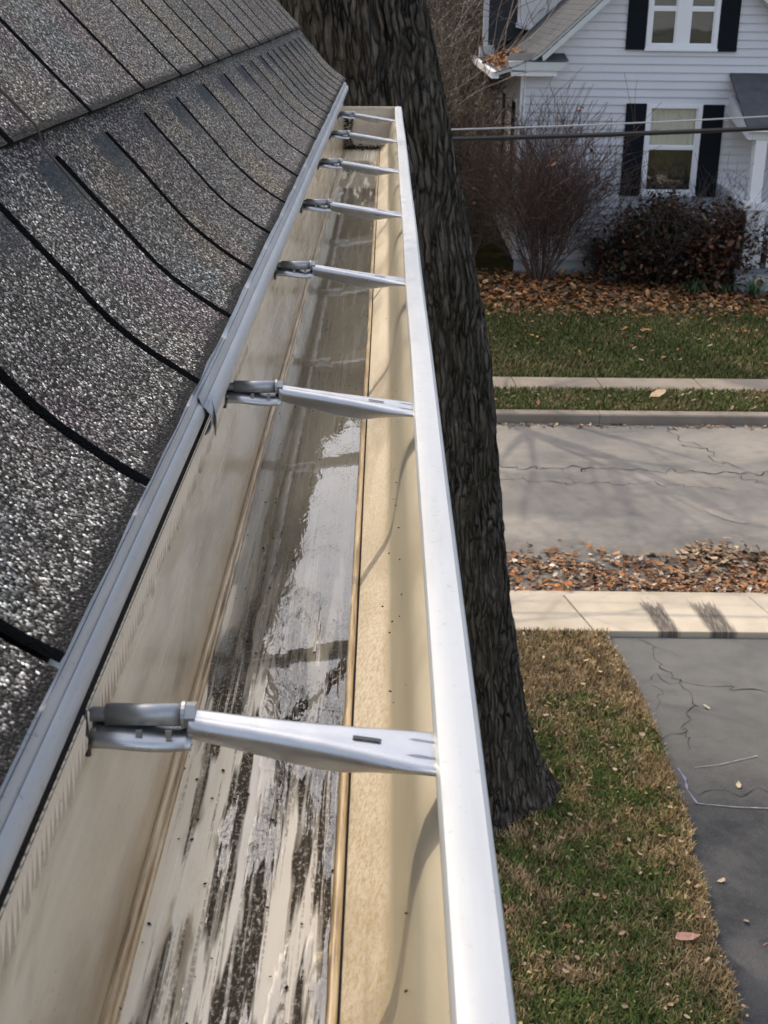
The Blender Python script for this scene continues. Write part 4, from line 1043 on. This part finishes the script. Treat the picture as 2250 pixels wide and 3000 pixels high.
def room_dark(a, b, z0, z1, rail, sub):
    n = 40; v = []
    for i in range(n+1):
        x = a+(b-a)*i/n; yy = HY+.045+.014*math.sin(i*1.3)
        v += [(x, yy, rail+.02), (x, yy, z1)]
    sub(obj('porch_reflection', mesh_from('porch_reflection', v, [(2*i, 2*i+2, 2*i+3, 2*i+1) for i in range(n)], True), M_REFLECTION))  # cream sheet stands in for the porch reflected in the upper sash
window(5.21, 6.33, D(3.78), D(2.00), D(2.85), room_dark)
window(5.08, 6.48, D(0.97), D(-0.55), D(0.24), room_blinds, 5.78)
def shutter(x0, x1, z0, z1):
    m = MB().box(x0, x1, HY-.058, HY-.022, z0, z1)
    s = rel(nh, m.build('shutter', M_SHUT)); f = .05; zm = (z0+z1)/2
    for a, b in ((z0, z0+f), (zm-f/2, zm+f/2), (z1-f, z1)):
        o = MB().box(x0, x1, HY-.068, HY-.0585, a, b).build('rail', M_SHUT); o.parent = s
for a in ((4.80, 5.20, D(3.79), D(1.99)), (6.345, 6.76, D(3.80), D(2.0)), (4.69, 5.065, D(0.98), D(-.56)), (6.495, 6.87, D(1.0), D(-.56))): shutter(*a)
# basement window behind the shrub
bw = rel(nh, MB().box(4.90, 5.55, HY-.03, HY+.003, 0.02, 0.36).build('basement_window', M_GREYTRIM))
o = MB().box(4.96, 5.49, HY-.036, HY-.0305, 0.06, 0.32).build('pane', M_SHUT); o.parent = bw
# rake boards, cornice return, roof
RO = 0.34                                      # roof overhang towards the street
def rake_side(sign):
    def X(x): return x if sign > 0 else 2*APEX_X-x
    p = [(3.05, D(1.215)), (APEX_X, rake_low(APEX_X)-.015), (APEX_X, rake_low(APEX_X)+.135), (3.03, D(1.105))]
    return [(X(a), b) for a, b in p]
for sgn in (1, -1):
    rel(nh, MB().prism(rake_side(sgn), 'y', HY-RO+0.005, HY-RO+0.05).build('rake_board', M_GREYTRIM))
    rel(nh, MB().prism([(a, b-.004) if i < 2 else (a, b-.13) for i, (a, b) in enumerate(rake_side(sgn))], 'y', HY-RO+0.051, HY-0.022).build('rake_soffit', M_GREYTRIM))
# shingled slope: flared at the eave, laid in courses (each a piece)
RP = [(2.12, D(1.425)), (2.35, D(1.355)), (2.60, D(1.275)), (2.82, D(1.17)), (3.02, D(1.03)), (APEX_X, D(0.083)+(APEX_X-4.076)*0.93)]
def course_pts(n):
    L = []; acc = 0
    for (a, b), (c, d) in zip(RP, RP[1:]): L.append((acc, acc+math.hypot(c-a, d-b), (a, b), (c, d))); acc += math.hypot(c-a, d-b)
    def at(s):
        for s0, s1, p, q in L:
            if s <= s1: t = (s-s0)/(s1-s0); return (p[0]+(q[0]-p[0])*t, p[1]+(q[1]-p[1])*t)
        return L[-1][3]
    return at, acc
at, total = course_pts(0)
rel(nh, MB().prism(RP+[(x, z-.06) for x, z in RP[::-1]], 'y', HY-RO+.02, BACK).build('roof', M_GREYTRIM))
roof2 = bpy.data.objects['roof.001'] if 'roof.001' in bpy.data.objects else nh
s = 0.0
while s < total-.05:
    a = at(s); b = at(min(total, s+.19)); m = MB().prism([(a[0]-.004, a[1]+.014), (b[0], b[1]+.008), (b[0], b[1]+.001), (a[0]-.004, a[1]+.001)], 'y', HY-RO-.01, BACK)
    o = m.build('shingle_course', M_HROOF); o.parent = roof2; s += .14
mir = [(2*APEX_X-x, z) for x, z in RP]
rel(nh, MB().prism([(x, z+.012) for x, z in mir]+[(x, z-.05) for x, z in mir[::-1]], 'y', HY-RO, BACK).build('roof_slope', M_HROOF))
# cornice return: little roof, frieze, white bed board
rel(nh, MB().add([(2.36, HY-.36, D(1.20)), (3.56, HY-.36, D(1.20)), (3.50, HY-.03, D(1.06)), (2.42, HY-.03, D(1.06))], [(0, 1, 2, 3)]).build('return_roof', M_HROOF))
rel(nh, MB().prism([(2.40, D(1.215)), (3.54, D(1.215)), (3.40, D(1.375)), (2.46, D(1.375))], 'y', HY-.34, HY-.022).build('cornice_return', M_GREYTRIM))
rel(nh, MB().box(2.44, 3.34, HY-.30, HY-.021, D(1.48), D(1.3755)).build('cornice_return', M_TRIM))
rel(nh, MB().box(2.06, 2.20, HY-RO+.03, BACK, D(1.53), D(1.40)).build('eave_gutter', M_TRIM))
rel(nh, MB().box(2.242, XL-.001, HY-.30, BACK, D(1.40), D(1.376)).build('soffit', M_TRIM))
# dormer rising from the left slope
rel(nh, MB().prism([(3.02, D(0.60)), (3.42, D(0.70)), (4.9, D(-0.75)), (4.9, D(-1.4)), (3.02, D(-1.4))], 'y', 31.50, 31.66).build('dormer_cheek', M_SIDEWHITE))
rel(nh, MB().prism([(2.98, D(0.70)), (3.40, D(0.79)), (3.52, D(0.66)), (3.43, D(0.63)), (3.38, D(0.69)), (2.98, D(0.60))], 'y', 31.42, 31.499).build('dormer_flashing', M_TRIM))
rel(nh, MB().prism([(2.36, D(1.36)), (3.50, D(0.50)), (3.50, D(-1.4)), (2.36, D(-1.4))], 'y', 31.70, 33.0).build('dormer_face', M_DARKWALL))
rel(nh, MB().box(2.24, 2.3595, 31.60, 31.75, D(1.10), D(-1.4)).build('dormer_corner_board', M_GREYTRIM))
rel(nh, MB().box(2.16, 2.50, 31.40, 31.699, D(1.36), D(1.105)).build('dormer_gutter_box', M_GREYTRIM))
# porch on the right
PY = 25.0
pr = rel(nh, MB().prism([(PY-.16, D(2.32)), (PY-.16, D(2.27)), (HY-.004, D(1.38)), (HY-.004, D(1.44))], 'x', 6.80, 11.5).build('porch_roof', M_HROOF))
# hip end
rel(nh, MB().box(6.92, 11.4, PY-.12, PY-.02, D(2.50), D(2.325)).build('porch_beam', M_GREYTRIM))
rel(nh, MB().prism([(PY-.12, D(2.50)), (PY-.12, D(2.335)), (HY-.021, D(1.80)), (HY-.021, D(2.20)), ], 'x', 6.84, 6.915).build('porch_side_board', M_SIDING))
rel(nh, MB().box(6.80, 11.5, PY-.22, PY-.165, D(2.345), D(2.265)).build('porch_eave_board', M_TRIM))
rel(nh, MB().box(7.00, 7.22, PY-.11, PY+.11, D(3.66), D(2.505)).build('porch_post', M_TRIM))
rel(nh, MB().box(6.90, 7.42, PY-.2, PY+.2, D(3.80), D(3.665)).build('pier_cap', M_TRIM))
rel(nh, MB().box(6.98, 7.34, PY-.14, PY+.14, D(4.92), D(3.805)).build('porch_pier', M_TRIM))
rel(nh, MB().box(6.80, 6.98, PY+.22, HY-.022, D(3.66), D(3.53)).build('side_wall_cap', M_TRIM))
rel(nh, MB().box(6.84, 6.94, PY+.22, HY-.022, D(4.92), D(3.665)).build('side_wall', M_SIDING))
rel(nh, MB().box(6.85, 11.5, PY-.2, HY-.022, D(5.02), D(4.925)).build('porch_floor', M_PORCHFLOOR))
rel(nh, MB().box(6.90, 11.4, PY-.15, HY-.022, 0.0, D(5.025)).build('porch_base', M_FOUND))
for k in range(6):
    rel(nh, MB().box(7.50+k*.17, 7.55+k*.17, PY-.03, PY+.02, D(4.92), D(3.92)).build('baluster', M_TRIM))
rel(nh, MB().box(7.345, 8.6, PY-.05, PY+.05, D(3.915), D(3.83)).build('handrail', M_TRIM))
# orange leaves caught on the flared eave
n = 90; x = rng.uniform(2.12, 2.80, n); yv = rng.uniform(26.6, 29.5, n)
zt = np.array([interp(RP, v) for v in x])+rng.random(n)*.16
tag(obj('leaf_litter', leaf_mesh('leaf_litter', np.stack([x, yv, zt+.02], 1), rng.uniform(.04, .09, n), pick(ORANGE, n, .3), .6, .7), M_LEAF), 'orange leaves caught in the roof corner of the clapboard house', 'leaves', kind='stuff')

# ================================================================== SHRUBS AND GARDEN
def bare_shrub(loc, h, spread, seed, label, n0=46, mat=M_TWIG):
    rs = random.Random(seed); t = empty('bare_shrub', loc, label, 'shrub'); paths = []
    for k in range(n0):
        a = rs.uniform(0, 6.28); tilt = rs.uniform(0.05, spread)
        d = Vector((math.cos(a)*tilt, math.sin(a)*tilt*.7, 1)).normalized()
        grow(rs, Vector((math.cos(a)*.12, math.sin(a)*.1, 0)), d, rs.uniform(.010, .020), h*rs.uniform(.6, .92), 2, paths, 0.16, (4, 6), 0.22, 0.0065)
    Vs, Fs = tube_np(paths, lambda r: 4 if r > .01 else 3); obj('stems', mesh_np('stems', Vs, Fs, True), mat, t)
    n = 70; P = []
    for _ in range(n):
        p = paths[rs.randrange(len(paths))][0]; q = p[rs.randrange(len(p))]; P.append((q.x, q.y, q.z))
    obj('leaves', leaf_mesh('leaves', P, rng.uniform(.03, .07, n), pick([(0.16, 0.075, 0.045), (0.25, 0.11, 0.05), (0.20, 0.06, 0.05), (0.12, 0.09, 0.06)], n), .5, .9), M_LEAF, t)
    return t
bare_shrub((3.15, 25.7, 0.06), 2.75, 0.62, 21, 'tall bare twiggy shrub before the house corner', 56, M_REDTWIG)
bare_shrub((1.75, 27.4, 0.06), 2.0, 0.42, 22, 'bare brownish shrub left of the house corner', 30, M_BROWNTWIG)

def leafy_shrub(loc, rx, ry, h, n, pal, label, seed, size=(.028, .065)):
    rs = random.Random(seed); t = empty('evergreen_shrub', loc, label, 'shrub'); paths = []
    for k in range(26):
        a = rs.uniform(0, 6.28); q = rs.uniform(.1, .9)
        grow(rs, Vector((math.cos(a)*rx*.3, math.sin(a)*ry*.3, 0)), Vector((math.cos(a)*rx*q, math.sin(a)*ry*q, h*.9)).normalized(), .016, h*.95, 2, paths, .3, (3, 4), .1, .005)
    Vs, Fs = tube_np(paths, lambda r: 3); obj('stems', mesh_np('stems', Vs, Fs, True), M_TWIG, t)
    cl = []
    for _ in range(150):
        a = rs.uniform(0, 6.28); u = rs.random()**.5; zz = rs.uniform(.08, 1)
        w = math.sqrt(max(0, 1-((zz-.42)/.62)**2))
        cl.append((math.cos(a)*rx*u*w, math.sin(a)*ry*u*w, zz*h*(1-.12*rs.random())))
    cl = np.array(cl); c = cl[rng.integers(len(cl), size=n)]+rng.normal(0, 1, (n, 3))*np.array([.17, .17, .15])
    c = c[c[:, 2] > .02]; n = len(c)
    obj('leaves', leaf_mesh('leaves', c, rng.uniform(size[0], size[1], n), pick(pal, n, .45), .4, 1.0), M_EVERG, t)
    return t
DARKP = [(0.030, 0.030, 0.020), (0.040, 0.030, 0.024), (0.055, 0.036, 0.026), (0.028, 0.034, 0.018), (0.085, 0.042, 0.026), (0.10, 0.085, 0.06), (0.022, 0.020, 0.016)]
REDP = [(0.10, 0.042, 0.026), (0.075, 0.034, 0.024), (0.13, 0.065, 0.038), (0.04, 0.032, 0.020), (0.16, 0.12, 0.085), (0.05, 0.024, 0.018)]
leafy_shrub((5.55, 25.55, 0.06), 1.15, .62, 1.72, 6000, DARKP+REDP[:3], 'wide dark purple green shrub under the lower window', 31)
leafy_shrub((6.75, 25.1, 0.06), .82, .55, 1.55, 4200, REDP, 'reddish brown leafy shrub beside the porch pier', 32)
leafy_shrub((4.45, 26.1, 0.06), .16, .16, .75, 120, DARKP, 'small dark seedhead plant beside the metal sunflower', 33)

def hosta(loc, label, seed, s=.36):
    rs = random.Random(seed); t = empty('strap_leaf_plant', loc, label, 'plant', 'green clumps in the leaf bed'); m = MB()
    for k in range(46):
        a = rs.uniform(0, 6.28); l = s*rs.uniform(.6, 1.1); hgt = s*rs.uniform(.5, .95); w = .014
        px, py = -math.sin(a)*w, math.cos(a)*w; b = len(m.v)
        for tt in (0, .35, .7, 1):
            r = l*tt; zz = hgt*math.sin(tt*2.4); ww = (1-.8*tt)
            m.v += [(math.cos(a)*r+px*ww, math.sin(a)*r+py*ww, zz), (math.cos(a)*r-px*ww, math.sin(a)*r-py*ww, zz)]
        m.f += [(b, b+1, b+3, b+2), (b+2, b+3, b+5, b+4), (b+4, b+5, b+7, b+6)]
    me = mesh_from('leaves', m.v, m.f, False, None, pick([(0.05, 0.095, 0.045), (0.035, 0.07, 0.035), (0.07, 0.11, 0.05)], len(m.f))); obj('leaves', me, M_GRASS, t)
hosta((6.05, 24.55, .08), 'green strap leaved clump in the leaf bed, leftmost of three', 1)
hosta((6.62, 24.5, .08), 'green strap leaved clump in the leaf bed, middle of three', 2, .32)
hosta((7.15, 24.35, .08), 'green strap leaved clump in the leaf bed, nearest the porch', 3, .40)

def sunflower(loc, s, label):
    t = empty('sunflower_stake', loc, label, 'garden ornament'); x0 = 0
    MB().tube([(0, .02, -.05), (.01, .02, .12), (0, .02, .27)], .010, 6).build('stem', M_TEAL, t)
    MB().tube([(0, -.03, .30), (0, .0, .30)], .075*s, 16).build('centre', M_SEED, t)
    for k in range(14):
        a = 2*math.pi*k/14; c, sn = math.cos(a), math.sin(a); r0, r1, w = .070*s, .135*s, .022*s
        MB().add([(c*r0-sn*w, -.005, .30+sn*r0+c*w), (c*r0+sn*w, -.005, .30+sn*r0-c*w), (c*(r0+r1)/2+sn*w, -.018, .30+sn*(r0+r1)/2-c*w), (c*r1, -.010, .30+sn*r1), (c*(r0+r1)/2-sn*w, -.018, .30+sn*(r0+r1)/2+c*w)], [(0, 1, 2, 3, 4)]).build('petal', M_PETAL, t)
    for sx in (-1, 1):
        MB().add([(0, 0, .06), (.07*sx, -.03, .12+.04*sx), (.15*sx, -.02, .08+.04*sx), (.09*sx, -.05, .03)], [(0, 1, 2, 3)]).build('leaf', M_TEAL, t)
sunflower((4.60, 25.75, .10), 1.0, 'metal sunflower ornament with teal leaves left of the dark shrub')
sunflower((7.35, 24.75, .02), 0.9, 'smaller metal sunflower ornament before the porch base')

def shade_conifer(loc, h, r, seed, label):
    rs = random.Random(seed); t = empty('shade_evergreen', loc, label, 'tree', 'unseen evergreens added for shade')
    MB().tube([(0, 0, -.1), (0.05, 0, h*.5), (0, 0, h*.98)], [.24, .14, .02], 9).build('trunk', M_TWIG, t, True)
    n = 16000; u = rng.random(n)**.75; zz = h*(.05+.95*(1-u)); rad = r*u*(.35+.65*rng.random(n)**.5)
    tier = .5+.5*np.sin(zz*5.2); rad = rad*(.65+.35*tier); a = rng.uniform(0, 6.283, n)
    P = np.stack([np.cos(a)*rad, np.sin(a)*rad, zz-rad*.22], 1)
    obj('crown', leaf_mesh('crown', P, rng.uniform(.10, .24, n), pick([(0.022, 0.040, 0.020), (0.030, 0.052, 0.024), (0.040, 0.062, 0.030)], n, .3), .5, .8), M_EVERG, t)
for c in SHADE_CONIFERS: shade_conifer(*c)

# ================================================================== OVERHEAD WIRES
def wire(name, a, b, sag, r, mat, label):
    pts = []
    for i in range(41):
        t = i/40; pts.append(Vector(a).lerp(Vector(b), t)-Vector((0, 0, sag*4*t*(1-t))))
    return tag(MB().tube(pts, r, 6).build(name, mat, None, True), label, 'cable')
wire('overhead_cable', (-6.0, 14.0, HC-1.50), (8.0, 14.0, HC-1.02), 0.16, 0.026, M_CABLE, 'thick black overhead cable crossing before the clapboard house')
wire('overhead_cable', (-6.0, 14.3, HC-1.42), (8.0, 14.3, HC-0.88), 0.20, 0.009, M_PALEWIRE, 'thin pale overhead wire just above the black cable')

# ================================================================== WOODS BEYOND
xs = np.linspace(-60, 60, 61); ys = np.linspace(44, 120, 30); V = []
for yy in ys:
    for xx in xs:
        t = min(1, (yy-44)/45); V.append((xx, yy, -0.2+15*t*t*(3-2*t)+1.2*mnoise.noise((xx*.08, yy*.08, 1))*t))
q = np.arange(60*29); r_, c_ = q//60, q % 60; a_ = r_*61+c_
tag(obj('hillside', mesh_np('hillside', V, np.stack([a_, a_+1, a_+62, a_+61], 1), True), M_LITTER), kind='structure')
woods = [((3.1, 47.0, 0), 15, .34, 41, 'thick dark bare tree in the woods beside the house'), ((0.6, 38.5, 0), 13, .20, 42, 'bare tree in the woods nearest the big trunk'),
         ((2.2, 52.0, .3), 16, .26, 43, 'tall bare tree farther back in the woods'), ((-4.5, 52.0, 0), 14, .26, 44, 'bare tree in the woods hidden mostly by the big trunk'),
         ((4.6, 56.0, 1), 17, .28, 45, 'bare tree behind the roof of the clapboard house'), ((-7.5, 46.0, 0), 15, .26, 46, 'bare tree in the woods far to the left'),
         ((1.3, 60.0, 3), 15, .24, 47, 'slim bare tree up the wooded hillside'),
         ((1.75, 35.5, 0), 9, .09, 49, 'young bare tree close left of the clapboard house'),
         ((2.3, 42.0, 0), 11, .13, 51, 'slender bare tree between the trunk and the house roof'),
         ((2.75, 37.5, 0), 10, .10, 53, 'young bare tree touching the left eave of the clapboard house')]
for loc, h, r, sd, lab in woods:
    bare_tree(loc, h, r, sd, lab, 'bare trees in the woods', depth=3, kids=(5, 7), rmin=0.014, mat=M_PALETWIG if sd > 48 else (M_BROWNTWIG if sd % 2 else M_TWIG), first=0.15)
# undergrowth: thicket of stems and clinging brown leaves, one mass
paths = []; rs = random.Random(77)
for k in range(330):
    yy = rs.uniform(27.5, 48); xx = rs.uniform(0.035*yy, 0.094*yy) if rs.random() < .8 else rs.uniform(-.05*yy, .1*yy)
    if yy < 37: xx = min(xx, .070*yy-.75-rs.random()*.7)
    hgt = rs.uniform(1.6, 4.6)*(1.0 if yy < 34 else 1.5)
    a = rs.uniform(0, 6.28); grow(rs, Vector((xx, yy, 0)), Vector((math.cos(a)*.3, math.sin(a)*.3, 1)).normalized(), .02, hgt, 2, paths, .3, (4, 6), .05, .011)
for sl_, m_, lab in ((slice(0, None, 2), M_BROWNTWIG, 'tangled brown undergrowth between the trunk and the clapboard house'), (slice(1, None, 4), M_TWIG, 'dark stems in the undergrowth beside the clapboard house'), (slice(3, None, 4), M_PALETWIG, 'pale dry stems in the undergrowth beside the clapboard house')):
    Vs, Fs = tube_np(paths[sl_], lambda r: 3)
    tag(obj('thicket', mesh_np('thicket', Vs, Fs, True), m_), lab, 'undergrowth', kind='stuff')
n = 14000; P = []
for _ in range(n):
    p = paths[rs.randrange(len(paths))][0]; q = p[rs.randrange(len(p))]; P.append((q.x+rs.uniform(-.1, .1), q.y, q.z))
tag(obj('thicket_leaves', leaf_mesh('thicket_leaves', P, rng.uniform(.018, .05, n), pick([(0.13, 0.085, 0.048), (0.20, 0.13, 0.07), (0.10, 0.085, 0.045), (0.26, 0.15, 0.075), (0.075, 0.06, 0.035), (0.17, 0.15, 0.075)], n, .4), .5, 1.0), M_LEAF), 'brown leaves clinging to the undergrowth beside the house', 'leaves', kind='stuff')
